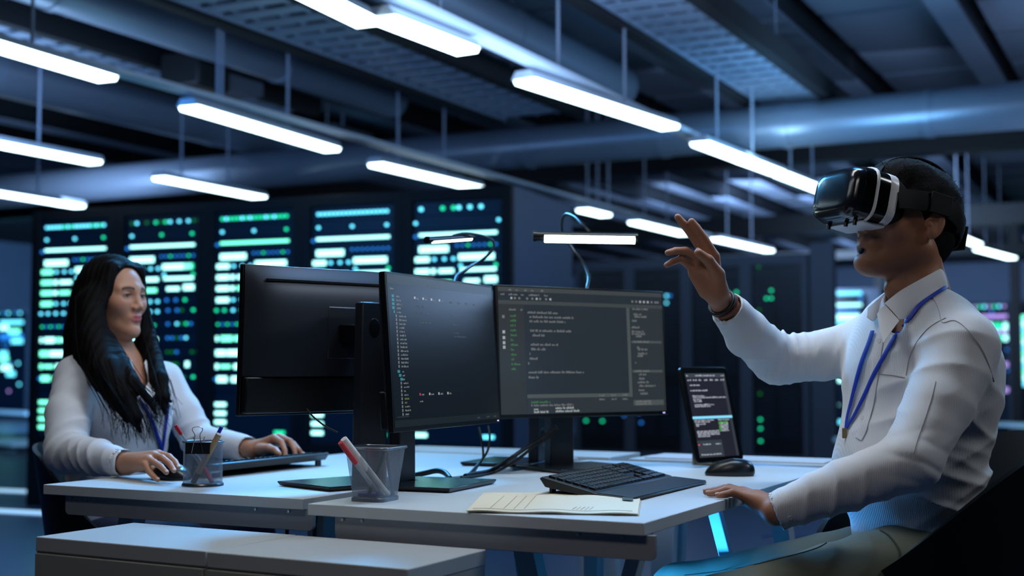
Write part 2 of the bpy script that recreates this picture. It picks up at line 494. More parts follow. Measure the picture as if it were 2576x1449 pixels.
# ------------------------------------------------------------------ server cabinets
m_rack = mat('rack_black', (5, 6, 8), 0.6, spec=.2)
m_rackin = mat('rack_inside_glow', (4, 8, 18), 0.4, spec=.2, emit=(4, 34, 70), estr=0.22, sample=False)  # faint emission paints the LED glow onto the panels
m_rackside = mat('rack_side', (58, 64, 76), 0.7)
def led(nm, c, s): return mat('led_' + nm, (5, 20, 25), .5, emit=c, estr=s, sample=False)
L_W = led('white', (160, 245, 242), 3.0)
L_T = led('teal', (110, 248, 205), 2.6)
L_C = led('cyan', (95, 215, 245), 2.8)
L_B = led('blue', (35, 125, 225), 1.5)
L_G = led('green', (25, 215, 155), 2.1)
L_D = led('deep_green', (20, 150, 30), 0.6)
L_V = led('violet', (190, 160, 255), 1.2)
def rack_lights(W, seed, leftgreen, zmap, cut=None):
    """returns list of (name, [ (kind,u0,u1,z,h,mat) ]) in cabinet face units (u in 0..1)"""
    rg = random.Random(seed)
    dots = lambda us, z, ms, r=0.012: [('dot', u, u, z, r, ms[i % len(ms)]) for i, u in enumerate(us)]
    bar = lambda u0, u1, z, h, m: [('bar', u0, u1, z, h, m)]
    first = L_T if leftgreen else L_W
    R = []
    lin_ = lambda a, b, n: [a + (b - a) * i / (n - 1) for i in range(n)]
    if seed == 2: R.append(dots([.10, .165, .30, .42, .49, .55, .61, .73, .85, .92, .98], 0, [L_D, L_C, L_D, L_G, L_D, L_G, L_C, L_C, L_C, L_D, L_D]))
    elif seed == 5: R.append(dots([.10, .34, .46, .52, .64, .76], 0, [L_C, L_G, L_G, L_C, L_C, L_C], .015))
    else: R.append(dots(lin_(.10, .90, 17), 0, {1: [L_C, L_C, L_C, L_C, L_C, L_G, L_C, L_G], 3: [L_G, L_C, L_G, L_G, L_G, L_C], 4: [L_C]}[seed] , .0125))
    R.append(dots([.10, .5, .9] if seed != 5 else [.04, .95], 1, [L_C, L_G if seed == 2 else L_C, L_G if seed != 4 else L_C]))
    R.append(bar(.08, .93, 2, .016, L_T if seed == 3 else L_W) + dots([.02, .02], 2.1, [L_B]))
    R.append(bar(.08, .22, 3, .036, L_W) + bar(.23, .40, 3, .036, L_W) + dots([.50, .56, .62, .68, .74, .80, .86, .92], 2.8, [L_B, L_B, L_G, L_B] if seed != 4 else [L_B], .009))
    R.append(bar(.03, .19, 4, .028, first) + dots([.25, .36, .46], 4, [L_C]) + bar(.52, .90, 3.85, .034, L_W) + (bar(.80, .92, 3.85, .034, L_G) if seed == 2 else []))
    R.append(bar(.03, .19, 5, .028, first) + bar(.215, .26, 5, .026, L_W) + bar(.30, .46, 5, .024, L_W) + bar(.54, .92, 4.95, .018, L_W) + dots([.54, .92], 4.6, [L_C, L_G]))
    R.append(bar(.03, .19, 6, .028, first) + bar(.215, .26, 6, .024, L_W) + bar(.30, .44, 6, .024, L_T) + bar(.58, .74, 5.9, .022, L_W) + bar(.80, .93, 5.8, .034, L_W))
    R.append(bar(.03, .19, 7, .028, first) + dots([.25, .36, .46], 7, [L_C]) + dots([.58, .70, .82], 6.9, [L_B, L_B, L_G]))
    R.append(dots([.04, .14, .25, .36, .46], 8, [L_C] if seed != 3 else [L_G, L_G, L_C]) + dots([.60, .72, .78, .93], 7.9, [L_B, L_B, L_D, L_G]))
    R.append(dots([.06, .12, .18, .24, .30, .36, .42], 9.2, [L_G, L_B], .009) + dots([.60, .72, .78, .84, .90], 9.1, [L_B, L_C, L_D, L_G], .011))
    R.append(bar(.01, .06, 10.4, .03, L_W) + bar(.10, .24, 10.4, .034, L_W if seed != 3 else L_T) + bar(.27, .33, 10.4, .03, L_T) + bar(.35, .46, 10.4, .02, L_W) + dots([.60, .66, .72, .78, .84], 10.3, [L_B, L_B, L_D, L_B, L_C], .011))
    R.append(bar(.03, .16, 11.6, .036, first) + bar(.18, .40, 11.6, .036, L_W) + dots([.60, .66, .72, .92, .98], 11.5, [L_D, L_D, L_B], .011))
    R.append(bar(.02, .07, 12.8, .03, first) + bar(.10, .22, 12.8, .022, L_T) + bar(.27, .45, 12.8, .03, L_W) + bar(.60, .74, 12.6, .02, L_D) + bar(.84, .88, 12.6, .034, L_W))
    R.append(bar(.06, .18, 13.9, .036, first) + bar(.24, .34, 13.9, .034, first) + dots([.01, .01], 13.9, [L_B]) + dots([.70, .82, .94], 13.7, [L_C, L_D, L_G]))
    R.append(sum([bar(.03, .17, 16.05 + .72 * i, .022, L_W if seed != 1 else L_T) for i in range(4)], []) + bar(.78, .90, 18.25, .018, L_G if seed != 5 else L_C))
    return R
RL = Vector((-3.5, 9.52, 0)); RRt = Vector((-0.005, 8.121, 0))
rdir = (RRt - RL).normalized(); rn = Vector((rdir.y, -rdir.x, 0)); rn = rn if rn.y < 0 else -rn
rang = math.atan2(rdir.y, rdir.x)
RW = (RRt - RL).length / 5
RTOP = 2.13
# row index -> height, read off the third cabinet
def zrow(k):
    ys = [550, 583, 611.6, 646, 670, 698, 726, 755, 781, 0, 816, 0, 852, 888, 922, 954]
    tab = {0: 550, 1: 583, 2: 611.6, 3: 646, 4: 670, 5: 698, 6: 726, 7: 755, 8: 781, 9.2: 816, 10.4: 852, 11.6: 888, 12.8: 922, 13.9: 954, 16.05: 1017, 18.25: 1084}
    ks = sorted(tab); y = np.interp(k, ks, [tab[q] for q in ks])
    return 1.0 + (922 - y) / 3300 * 8.93
CABL = ['first black server cabinet from the left, at the outer end of the lit row',
        'second black server cabinet from the left, unevenly spaced dots on top, behind the woman',
        'third black server cabinet, greenest lights, half hidden by the back of the monitor',
        'fourth black server cabinet, even row of cyan dots at its top',
        'fifth black server cabinet at the right end of the row, behind the thin desk lamp']
for i in range(5):
    t = thing('server_cabinet', CABL[i], 'server cabinet', RL + rdir * (RW * i), rang, 'black server cabinets with glowing lights')
    W = RW; dpt = 1.15
    mb = MB(); mb.b2((0.0, 0.05, 0), (W, dpt, RTOP), m_rackside if i == 4 else m_rack)
    mb.build('casing', parent=t)
    mb = MB()
    mb.b2((0, 0, 0), (0.07, 0.05, RTOP), m_rack); mb.b2((W - 0.07, 0, 0), (W, 0.05, RTOP), m_rack)
    mb.b2((0.07, 0, RTOP - 0.075), (W - 0.07, 0.05, RTOP), m_rack); mb.b2((0.07, 0, 0), (W - 0.07, 0.05, 0.5), m_rack)
    mb.build('door_frame', parent=t, bev=0.004)
    rows = rack_lights(W, i + 1, i == 0, None)
    zs = []
    for r in rows:
        zz = [zrow(q[3]) for q in r]; zs.append((max(zz), min(zz)))
    for j, r in enumerate(rows):
        top = (zs[j][0] + .045) if j == 0 else (zs[j - 1][1] + zs[j][0]) / 2
        bot = (zs[j][1] - .06) if j == len(rows) - 1 else (zs[j][1] + zs[j + 1][0]) / 2
        mb = MB(); mb.b2((0.075, 0.022, bot + .003), (W - 0.075, 0.05, top - .003), m_rackin)
        for kind, u0, u1, k, h, m_ in r:
            z = zrow(k); x0 = 0.06 + u0 * (W - .12); x1 = 0.06 + u1 * (W - .12)
            x0 = max(x0, .085); x1 = min(x1, W - .08)
            if kind == 'dot': mb.cyl((x0, 0.022, z), (x0, 0.012, z), h * .85, m_, 10)
            else:
                n_ = max(1, round((x1 - x0) / .05)) if h > .02 else 1
                mb.b2((x0, 0.014, z - h * .56), (x1, 0.022, z + h * .56), m_)
        mb.build('server_unit', parent=t)
# light reflected in the floor, painted as a glowing strip before the cabinet row
mb = MB(); mb.box((0, 0, 0.006), (3.0, 0.10, 0.012), mat('painted_reflection', (200, 220, 235), .4, emit=(170, 215, 240), estr=0.9))
t = mb.build('floor_reflection'); t.location = RL + Vector((-0.55, -0.18, 0)); t.rotation_euler = (0, 0, rang)
tag(t, 'pale painted reflection glowing on the floor at the foot of the black cabinets', 'painted reflection')
mb = MB(); mb.box((0, 0, 0.006), (1.3, 0.12, 0.012), MATS['painted_reflection'])  # another floor reflection made as an emissive strip
t = mb.build('floor_reflection'); t.location = (-4.4, 10.75, 0); t.rotation_euler = (0, 0, rang)
tag(t, 'short painted reflection on the floor farther left, beyond the cabinets', 'painted reflection')

# grey cabinets far behind the hand
m_gcab = mat('grey_cabinet', (62, 70, 84), 0.65)
m_gdoor = mat('dark_door', (12, 17, 26), 0.4)
m_slat = mat('dark_slat', (26, 38, 54), 0.45)
GL = Vector(P(1445, 650, 14.1)); GR = Vector(P(2030, 648, 12.9)); GL.z = GR.z = 0
gd = (GR - GL).normalized(); ga = math.atan2(gd.y, gd.x); GW = (GR - GL).length / 4
GLAB = ['grey server cabinet behind the code editor monitor', 'dark louvred server cabinet with blue dots, between monitor and raised hand',
        'dark louvred server cabinet with two rows of three green dots', 'dark server cabinet right of the forearm, single green dots']
def louvred(t, W, H, dots):
    mb = MB(); mb.b2((0, 0.03, 0), (W, 0.9, H), m_gcab); mb.build('casing', parent=t)
    mb = MB(); f = 0.06
    mb.b2((0, 0, 0), (f, 0.03, H), m_gcab); mb.b2((W - f, 0, 0), (W, 0.03, H), m_gcab); mb.b2((f, 0, H - .1), (W - f, 0.03, H), m_gcab); mb.b2((f, 0, 0), (W - f, 0.03, .12), m_gcab)
    mb.build('door_frame', parent=t)
    mb = MB(); mb.b2((f, .02, .12), (W - f, .03, H - .1), m_gdoor)
    for s in range(2):
        x0 = f + .03 + s * (W - 2 * f) / 2
        for z in np.arange(.3, H - .2, .045):
            if .78 < z % 1.0 < .9: continue
            mb.b2((x0, .01, float(z)), (x0 + (W - 2 * f) * .36, .02, float(z) + .02), m_slat)
    for x, z, m_ in dots: mb.cyl((x * W, .0205, z), (x * W, -.002, z), .012, m_, 10)
    mb.build('door', parent=t)
gz = lambda y: 1.0 + (922 - y) / 3300 * 13.6
GD = [[(.25, gz(687), L_D), (.2, gz(1062), L_G), (.5, gz(1062), L_G), (.9, gz(1047), L_B)],
      [(.14, gz(744), L_C), (.14, gz(762), L_C), (.66, gz(744), L_C), (.66, gz(762), L_C), (.72, gz(744), L_B), (.2, gz(835), L_B), (.2, gz(992), L_B), (.2, gz(1064), L_B), (.16, gz(1040), L_B)],
      [(.58, gz(740), L_G), (.71, gz(740), L_G), (.85, gz(740), L_G), (.58, gz(760), L_G), (.71, gz(760), L_G), (.85, gz(760), L_G)],
      [(.42, gz(738), L_G), (.34, gz(757), L_G), (.42, gz(757), L_G), (.22, gz(680), L_D), (.22, gz(785), L_D), (.22, gz(815), L_D), (.22, gz(988), L_D), (.22, gz(1050), L_G), (.22, gz(1072), L_G), (.22, gz(1102), L_G)]]
for i in range(4):
    t = thing('server_cabinet', GLAB[i], 'server cabinet', GL + gd * GW * i, ga, 'grey server cabinets at the back')
    louvred(t, GW, 2.12, GD[i])
mb = MB(); mb.b2((0, 0, 0), (.24, .12, 2.22), m_gcab)
t = mb.build('closet', bev=.01); t.location = GR + gd * .02; t.rotation_euler = (0, 0, ga)
tag(t, 'plain slate-grey closet right of the dark louvred cabinets', 'closet')
# lit cabinets very far away
def farcab(px0, px1, D, rows, label, side=0.2):
    a = P(px0, 900, D); b = P(px1, 900, D - .4 * (px1 - px0) * D / F_PX)
    a.z = b.z = 0; d = b - a; W = d.length
    t = thing('server_cabinet', label, 'server cabinet', a, math.atan2(d.y, d.x), 'lit server cabinets far away')
    mb = MB(); mb.b2((-side, .03, 0), (W + side, .9, 2.15), m_gcab); mb.build('casing', parent=t)
    mb = MB(); mb.b2((-.04, 0, .05), (W + .04, .03, 2.05), m_rackin)
    for y, items in rows:
        z = 1.0 + (922 - y) / 3300 * D
        for it in items:
            if it[0] == 'd': mb.cyl((it[1] * W, 0, z), (it[1] * W, -.012, z), .026, it[2], 8)
            else: mb.b2((it[1] * W, -.012, z - it[3] / 2), (it[2] * W, 0, z + it[3] / 2), it[4])
    mb.build('door', parent=t)
farcab(2092, 2172, 19.5, [(739, [('d', .05 + .11 * k, L_C) for k in range(9)]), (754, [('d', .1, L_B), ('d', .95, L_B)]),
    (768, [('b', .05, .97, .035, L_W)]), (783, [('d', .1 + .12 * k, L_B) for k in range(7)]), (798, [('b', .1, .9, .07, L_W)]), (812, [('b', .1, .8, .05, L_C)]),
    (840, [('b', .1, .6, .05, L_C)]), (870, [('d', .2, L_B), ('d', .5, L_B)]), (955, [('b', .1, .75, .07, L_W)]), (1018, [('d', .15, L_W)]), (1060, [('b', .1, .5, .05, L_C)])],
    'distant lit cabinet with blue dots over a cyan bar, left of the shirt collar', .25)
farcab(2450, 2545, 23.5, [(772, [('d', .05 + .13 * k, [L_V, L_G, L_C][k % 3]) for k in range(8)]), (786, [('d', .5, L_B)]), (797, [('b', .2, 1., .06, L_V)]),
    (822, [('b', .25, .5, .13, L_W), ('b', .55, .75, .11, L_G), ('b', .8, 1, .12, L_W)]), (835, [('b', .25, 1., .07, L_V)]), (851, [('b', .25, .5, .1, L_W), ('b', .5, .75, .1, L_G), ('b', .8, 1, .1, L_W)]),
    (880, [('d', .6, L_B), ('d', .9, L_B)]), (917, [('d', .5, L_C), ('b', .68, .95, .08, L_V)]), (931, [('d', .7, L_B), ('d', .9, L_B)]), (948, [('b', .52, .6, .12, L_W)]), (980, [('b', .75, .9, .08, L_V)])],
    'distant lit cabinet with violet bars, behind the shoulder of the man at the right')
farcab(2566, 2650, 23.0, [(800 + 15 * k, [('b', .08, .3, .09, [L_T, L_W, L_C][k % 3])]) for k in range(12)],
    'distant lit cabinet cut by the right edge of the picture')
farcab(-40, 58, 26.0, [(789, [('d', .3 + .1 * k, [L_C, L_D, L_B][k % 3]) for k in range(7)]), (812, [('b', .4, .98, .06, L_C)]), (825, [('b', .4, .6, .09, L_W), ('d', .85, L_D)]), (835, [('b', .62, .9, .09, L_T)]),
    (848, [('b', .4, .98, .12, L_B)]), (858, [('b', .7, .98, .1, L_C)]), (868, [('d', .5, L_B), ('d', .6, L_B)]), (890, [('b', .4, .6, .09, L_C)]), (903, [('b', .4, .62, .09, L_T)]), (914, [('d', .5, L_B), ('d', .6, L_B), ('d', .7, L_B), ('d', .88, L_C)]),
    (925, [('b', .45, .7, .1, L_W)]), (940, [('b', .6, .8, .09, L_C)]), (966, [('d', .92, L_C)]), (983, [('d', .66, L_V)])],
    'distant lit cabinet at the left edge of the picture')
# far bright benches / floor lines
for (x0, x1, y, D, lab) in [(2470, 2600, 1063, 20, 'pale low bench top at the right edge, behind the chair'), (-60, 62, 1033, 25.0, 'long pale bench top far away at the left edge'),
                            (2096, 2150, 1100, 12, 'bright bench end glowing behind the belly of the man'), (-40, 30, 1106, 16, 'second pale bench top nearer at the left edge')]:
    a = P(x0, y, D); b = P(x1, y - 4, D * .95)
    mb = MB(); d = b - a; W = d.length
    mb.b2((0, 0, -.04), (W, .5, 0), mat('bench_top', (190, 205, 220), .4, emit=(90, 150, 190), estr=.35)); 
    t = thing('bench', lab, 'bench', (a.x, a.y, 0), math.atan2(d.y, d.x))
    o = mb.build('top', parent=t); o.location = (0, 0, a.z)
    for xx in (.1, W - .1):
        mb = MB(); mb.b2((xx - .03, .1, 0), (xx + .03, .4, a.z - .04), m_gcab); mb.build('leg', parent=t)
# perforated floor vents with light coming up
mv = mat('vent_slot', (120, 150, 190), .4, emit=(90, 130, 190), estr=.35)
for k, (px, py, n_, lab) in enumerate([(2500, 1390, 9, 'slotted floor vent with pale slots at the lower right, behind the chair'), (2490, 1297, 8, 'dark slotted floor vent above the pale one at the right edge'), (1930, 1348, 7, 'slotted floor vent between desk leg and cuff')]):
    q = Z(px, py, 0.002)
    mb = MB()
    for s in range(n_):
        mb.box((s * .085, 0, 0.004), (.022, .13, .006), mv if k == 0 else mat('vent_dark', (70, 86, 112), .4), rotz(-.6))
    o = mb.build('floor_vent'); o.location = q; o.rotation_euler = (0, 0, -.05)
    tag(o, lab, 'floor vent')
# ------------------------------------------------------------------ desks, cabinets, devices
A_D = math.radians(27.0)
UU = Vector((math.cos(A_D), -math.sin(A_D), 0)); VV = Vector((math.sin(A_D), math.cos(A_D), 0))
DZ = 0.73
m_top = mat('desk_top', (196, 202, 206), 0.42, vary=(2.0, 0.03))
m_edge = mat('desk_edge', (186, 186, 180), 0.5)
m_apron = mat('modesty_panel', (150, 152, 160), 0.4, 0.1)
m_leg = mat('desk_leg', (158, 168, 178), 0.45)
m_screw = mat('screw_metal', (190, 190, 190), 0.3, 1.0)
m_cabt = mat('pedestal_top', (172, 174, 174), 0.42)
m_cabf = mat('pedestal_front', (150, 148, 142), 0.5)

def desk(corner, W, L, label, panel=True, group=None, legs=True):
    t = thing('office_desk', label, 'desk', (corner[0], corner[1], 0), -A_D, group)
    mb = MB(); mb.b2((0, 0, DZ - .0225), (W, L, DZ), m_top)
    mb.build('tabletop', parent=t, bev=0.0015)
    if panel:
        z1 = DZ - .0226; z0 = z1 - .044; r = .012
        poly = [(0.055, z1)] + [(0.055 + r - r * math.cos(a), z0 + r - r * math.sin(a)) for a in np.linspace(0, math.pi / 2, 6)] + \
               [(W + 0.015 - r + r * math.sin(a), z0 + r - r * math.cos(a)) for a in np.linspace(0, math.pi / 2, 6)] + [(W + .015, z1)]
        mb = MB(); mb.prism(poly, 0.014, 0.024, m_apron, Matrix(((1, 0, 0, 0), (0, 0, 1, 0), (0, 1, 0, 0), (0, 0, 0, 1))))
        mb.build('modesty_panel', parent=t, bev=0.001)
        for x in (.075, .12, W - .13, W - .045):
            mb = MB(); mb.cyl((x, .015, z1 - .006), (x, .010, z1 - .006), .0030, m_screw, 10); mb.build('screw', parent=t)
    if legs:
        for y in (.06, L - .06):
            for x, s in ((.10, 1), (W - .10, -1)):
                mb = MB()
                a = Vector((x + s * -0.0, y, DZ - .03)); b = Vector((x - s * .16 if False else x, y, 0.0))
                # splayed flat leg
                top = DZ - .024
                dx = -.09 * s
                R_ = [(x - .035, top), (x + .035, top), (x + .03 + dx * .4, 0), (x - .03 + dx * .4, 0)]
                mb.prism([(q[0], q[1]) for q in R_], y - .02, y + .02, m_leg, Matrix(((1, 0, 0, 0), (0, 0, 1, 0), (0, 1, 0, 0), (0, 0, 0, 1))))
                mb.build('leg', parent=t, bev=.002)
            mb = MB(); mb.b2((.1, y - .015, DZ - .065), (W - .1, y + .015, DZ - .025), m_leg); mb.build('cross_bar', parent=t)
    return t
DW, DL = 0.708, 1.37
dR = desk((-0.403, 2.608), DW, DL, 'right white office desk, where the man with the headset sits', legs=False)
dL = desk((-1.075, 3.03), DW + .02, DL, 'left white office desk, where the long-haired woman sits', legs=False)
# splayed legs seen under the right desk: slanted flat bars, toes apart
def slant_leg(par, x0, y0, x1, y1, w=.05, th=.022, z1=DZ - .024):
    mb = MB()
    a = Vector((x0, y0, z1)); b = Vector((x1, y1, 0))
    vs = []
    for p, k in ((a, 1.0), (b, .8)):
        for sx, sy in ((-1, -1), (1, -1), (1, 1), (-1, 1)): vs.append(p + Vector((sx * th * k, sy * w / 2 * k, 0)))
    mb.add(vs, [(0, 1, 2, 3), (7, 6, 5, 4), (0, 4, 5, 1), (1, 5, 6, 2), (2, 6, 7, 3), (3, 7, 4, 0)], m_leg)
    mb.build('leg', parent=par, bev=.002)
bpy.context.view_layer.update()
def wleg(par, tp, bt, wx, wy):
    tp = Vector(tp); bt = Vector(bt); Mi = par.matrix_world.inverted()
    tp.z = DZ - .024; bt.z = 0.0
    vs = []
    for p_, k in ((tp, 1.0), (bt, .82)):
        for sx, sy in ((-1, -1), (1, -1), (1, 1), (-1, 1)): vs.append(Mi @ (p_ + UU * sx * wx / 2 * k + VV * sy * wy / 2 * k))
    mb = MB(); mb.add(vs, [(0, 1, 2, 3), (7, 6, 5, 4), (0, 4, 5, 1), (1, 5, 6, 2), (2, 6, 7, 3), (3, 7, 4, 0)], m_leg)
    mb.build('leg', parent=par, bev=.002)
q1 = P(1306, 1350, 2.72); q2 = P(1625, 1345, 2.50); q3 = P(1790, 1250, 2.96)
wleg(dR, q1, q1 + Vector((.15, .02, 0)), .046, .045); wleg(dR, q2, q2 + Vector((-.20, .02, 0)), .030, .035); wleg(dR, q3, q3 + Vector((.19, .10, 0)), .028, .030)
slant_leg(dR, .12, 1.15, .06, 1.25); slant_leg(dR, .62, 1.15, .68, 1.25)
slant_leg(dL, .08, .22, .02, .12); slant_leg(dL, .62, .22, .68, .12); slant_leg(dL, .08, 1.15, .02, 1.25); slant_leg(dL, .62, 1.15, .68, 1.25)
for par in (dR, dL):
    mb = MB(); mb.b2((.3, .10, DZ - .062), (.36, 1.25, DZ - .0225), m_leg); mb.build('support_rail', parent=par)
c3 = Vector((-0.403, 2.608, 0)) + VV * (DL + .05) + UU * .0
d3 = desk((c3.x + .10, c3.y), DW + .1, .20, 'white desk standing behind the right desk, only its far rim showing', panel=False)
c4 = Vector((-1.075, 3.03, 0)) + VV * (DL + .05)
d4 = desk((c4.x, c4.y), DW + .1, .25, 'white desk standing behind the left desk, its rim glowing under the monitors', panel=False)
mb = MB(); mb.b2((0.02, .02, 0), (.55, .19, .006), mat('desk_blotter', (205, 205, 210), .6))
o = mb.build('paper_sheets', bev=.002); o.location = (c3.x + .12, c3.y, DZ); o.rotation_euler = (0, 0, -A_D)
tag(o, 'pale paper stack on the desk behind the right monitor', 'papers')

# low pedestals in front
PZ = 0.67
def pedestal(corner, W, L, label):
    t = thing('drawer_unit', label, 'drawer unit', (corner[0], corner[1], 0), -math.radians(28.2), 'two low grey drawer units in front')
    mb = MB(); mb.b2((0.001, 0, PZ - .028), (W - .001, L, PZ), m_cabt); o = mb.build('top_panel', parent=t, bev=.002)
    mb = MB(); mb.b2((.0015, .003, 0.03), (W - .0015, L - .004, PZ - .0285), m_cabf); mb.build('body', parent=t)
    z = PZ - .031
    for k, hh in enumerate((.19, .19, .22)):
        mb = MB(); mb.b2((.004, -.004, z - hh), (W - .004, .004, z), m_cabf); dd = mb.build('drawer', parent=t, bev=.0015)
        mb = MB(); mb.b2((W / 2 - .06, -.02, z - .05), (W / 2 + .06, -.012, z - .04), m_screw)
        for s in (-.055, .055): mb.b2((W / 2 + s - .004, -.016, z - .049), (W / 2 + s + .004, -.003, z - .041), m_screw)
        mb.build('handle', parent=dd)
        z -= hh + .003
    return t
p1 = Vector((-0.926, 2.573, 0)); pd = Vector((-0.171 + 0.926, 2.16 - 2.573, 0)).normalized()
pedestal((p1.x, p1.y), .430, .262, 'left low drawer unit with a plain pale top, in front of the left desk')
q = p1 + pd * .4335
pedestal((q.x, q.y), .427, .262, 'right low drawer unit with a plain pale top, corner near the bottom centre')

# ---- monitors
m_mblk = mat('monitor_black', (9, 9, 10), 0.32)
m_mgrey = mat('monitor_shell', (64, 68, 76), 0.36, 0.75)
m_mdark = mat('monitor_shell_dark', (13, 14, 17), 0.4)
m_base = mat('stand_base', (34, 38, 44), 0.2, 0.4)
m_stand = mat('stand_grey', (38, 40, 46), 0.38, 0.35)
def scr(nm, c, e, s=1.0): return mat('screen_' + nm, tuple(int(q * .3) for q in c), .25, emit=e, estr=s, sample=False)
S_TXT = scr('text', (60, 70, 72), (104, 108, 110)); S_DIM = scr('dimtext', (40, 45, 48), (62, 70, 74)); S_GRN = scr('green', (20, 60, 30), (58, 108, 66))
S_ICO = scr('icon', (200, 205, 205), (150, 156, 156)); S_CYN = scr('cyan', (20, 60, 70), (46, 122, 132)); S_RED = scr('red', (120, 30, 50), (170, 50, 90)); S_YEL = scr('olive', (60, 70, 40), (92, 98, 62))
def words(mb, x, y, w, h, m_, rg, yy=-.0006):
    """a line of small text shapes: word blocks of letters"""
    x1 = x + w
    while x < x1 - h * .5:
        n_ = rg.randint(2, 9)
        for _ in range(n_):
            cw = h * rg.uniform(.3, .5)
            if x + cw > x1: break
            hh = h * rg.choice([.62, .62, .9, .7, 1.0])
            mb.b2((x, yy - .0002, y), (x + cw, yy, y + hh), m_)
            x += cw + h * .16
        x += h * .5
def monitor(label, bl, a_dir, W=.537, H=.318, tilt=3.0, base_c=None, bz=None, column=None, back=True, group='black computer monitors', hole=True):
    """bl: bottom corner of the panel at the screen-left side; a_dir: direction to the right as one looks at the screen"""
    a = Vector((a_dir[0], a_dir[1], 0)).normalized()
    rz = math.atan2(a.y, a.x)
    ctr = Vector((bl[0], bl[1], 0)) + a * W / 2
    t = thing('computer_monitor', label, 'monitor', (ctr.x, ctr.y, DZ), rz, group)
    z0 = bl[2] - DZ
    # local: x along screen, -y towards the viewer of the screen, z up
    T = Matrix.Translation((0, 0, z0)) @ Matrix.Rotation(math.radians(-tilt), 4, 'X')
    def sub(mb, name, par=t, **k):
        o = mb.build(name, parent=par, **k); return o
    Tx = lambda mb: setattr(mb, 'v', [tuple(T @ Vector(v)) for v in mb.v])
    mb = MB(); mb.b2((-W / 2, 0, 0), (W / 2, .014, H), m_mblk); Tx(mb); panel = sub(mb, 'panel', bev=.0015)
    def dep(u, v):   # bowed rear shell: thin at the rims, full in the middle
        z_ = (1 - v) * H * .738; x_ = min(u, 1 - u) * W
        return .016 + .024 * (1 - math.exp(-(z_ / .035) ** 1.3)) * (1 - math.exp(-((x_ + .004) / .03)))
    rows = [[Vector((-W / 2 + .003 + u * (W - .006), dep(u, v), .262 * H + v * (.738 * H - .002))) for u in np.linspace(0, 1, 33)] for v in np.linspace(0, 1, 25)]
    mb = MB(); mb.grid(rows, m_mgrey, thick=.0); n0 = len(mb.v)
    edge = [rows[0][i] for i in range(33)] + [rows[j][32] for j in range(1, 25)] + [rows[24][i] for i in range(31, -1, -1)] + [rows[j][0] for j in range(23, 0, -1)]
    m0 = len(edge); mb.add(edge + [Vector((p_.x, .0135, p_.z)) for p_ in edge], [(i, (i + 1) % m0, m0 + (i + 1) % m0, m0 + i) for i in range(m0)], m_mgrey)
    Tx(mb); sub(mb, 'rear_shell', smooth=40)
    mb = MB(); mb.b2((-W / 2 + .05, .028, H - .0345), (W / 2 - .05, .0355, H - .0295), m_mblk); Tx(mb); sub(mb, 'vent_slot')
    mb = MB(); mb.b2((-W / 2 + .004, .0142, .006), (W / 2 - .004, .034, .258 * H), m_mdark); Tx(mb); sub(mb, 'lower_cover', bev=.004)
    mb = MB(); mb.b2((-.06, .035, H * .38), (.06, .0412, H * .74), m_mgrey); mb.b2((-.03, .037, H * .5), (.03, .105, H * .62), m_mblk); Tx(mb); sub(mb, 'mount', bev=.003)
    mb = MB(); mb.b2((W / 2 - .018, -.0012, .004), (W / 2 - .012, -.0002, .0065), scr('power_led', (200, 200, 255), (205, 190, 255), 2.0)); Tx(mb); sub(mb, 'power_light')
    # stand
    cy = .125; zt = z0 + H * .76
    mb = MB(); w0, w1, d_ = .078, .064, .03
    vs = [(-w0 / 2, cy - d_ / 2, .009), (w0 / 2, cy - d_ / 2, .009), (w0 / 2, cy + d_ / 2, .009), (-w0 / 2, cy + d_ / 2, .009),
          (-w1 / 2, cy - d_ / 2, zt), (w1 / 2, cy - d_ / 2, zt), (w1 / 2, cy + d_ / 2, zt), (-w1 / 2, cy + d_ / 2, zt)]
    mb.add(vs, [(3, 2, 1, 0), (4, 5, 6, 7), (0, 1, 5, 4), (1, 2, 6, 5), (2, 3, 7, 6), (3, 0, 4, 7)], m_stand)
    colo = sub(mb, 'stand_column', bev=.003)
    mb = MB(); mb.ellip((0, cy + d_ / 2, .075), (.021, .0016, .026), m_mblk, R=None); mb.build('cable_hole', parent=colo, smooth=60)
    mb = MB(); mb.ellip((0, cy + d_ / 2, zt - .058), (.0155, .0014, .022), m_mblk); mb.build('rear_cap', parent=colo, smooth=60)
    mb = MB()
    bw, b0, b1 = .125, -.055, .150
    poly = [(-bw, b0), (bw, b0), (bw, b1), (-bw, b1)]
    vs = [Vector((x, y, .011)) for x, y in poly] + [Vector((x * .96, y * .96 + .002, .001)) for x, y in poly] + [Vector((x, y, .0085)) for x, y in poly]
    mb.add(vs, [(0, 1, 2, 3), (7, 6, 5, 4)] + [(i, 8 + i, 8 + (i + 1) % 4, (i + 1) % 4) for i in range(4)] + [(8 + i, 4 + i, 4 + (i + 1) % 4, 8 + (i + 1) % 4) for i in range(4)], m_base)
    sub(mb, 'stand_base', bev=.0015)
    return t, T, panel
rg = random.Random(3)
# M1: woman's monitor seen from behind (screen towards the far left)
a1 = Vector((-.73, -.68, 0)).normalized()
e1 = Vector(P(592, 1050, 2.857)); s1 = Vector((e1.x, e1.y, e1.z)) - a1 * .537
m1, T1, pn1 = monitor('monitor turned away, showing its grey back, in front of the long-haired woman', (s1.x, s1.y, .893), a1, H=.33, tilt=2)
# M4: second monitor of the woman, mostly hidden
a4 = Vector((-.36, -.93, 0)).normalized()
m4, T4, pn4 = monitor('hidden monitor behind the dark file-tree screen, only its stand showing', (.045, 3.92, .90), a4, H=.31, W=.50, tilt=2)
# M2: dark file tree screen
a2 = Vector((.39, .92, 0)).normalized()
m2, T2, pn2 = monitor('monitor with a nearly black screen and a file list down its left side', P(991, 1089, 2.70), a2, H=.334, W=.548, tilt=4.0)
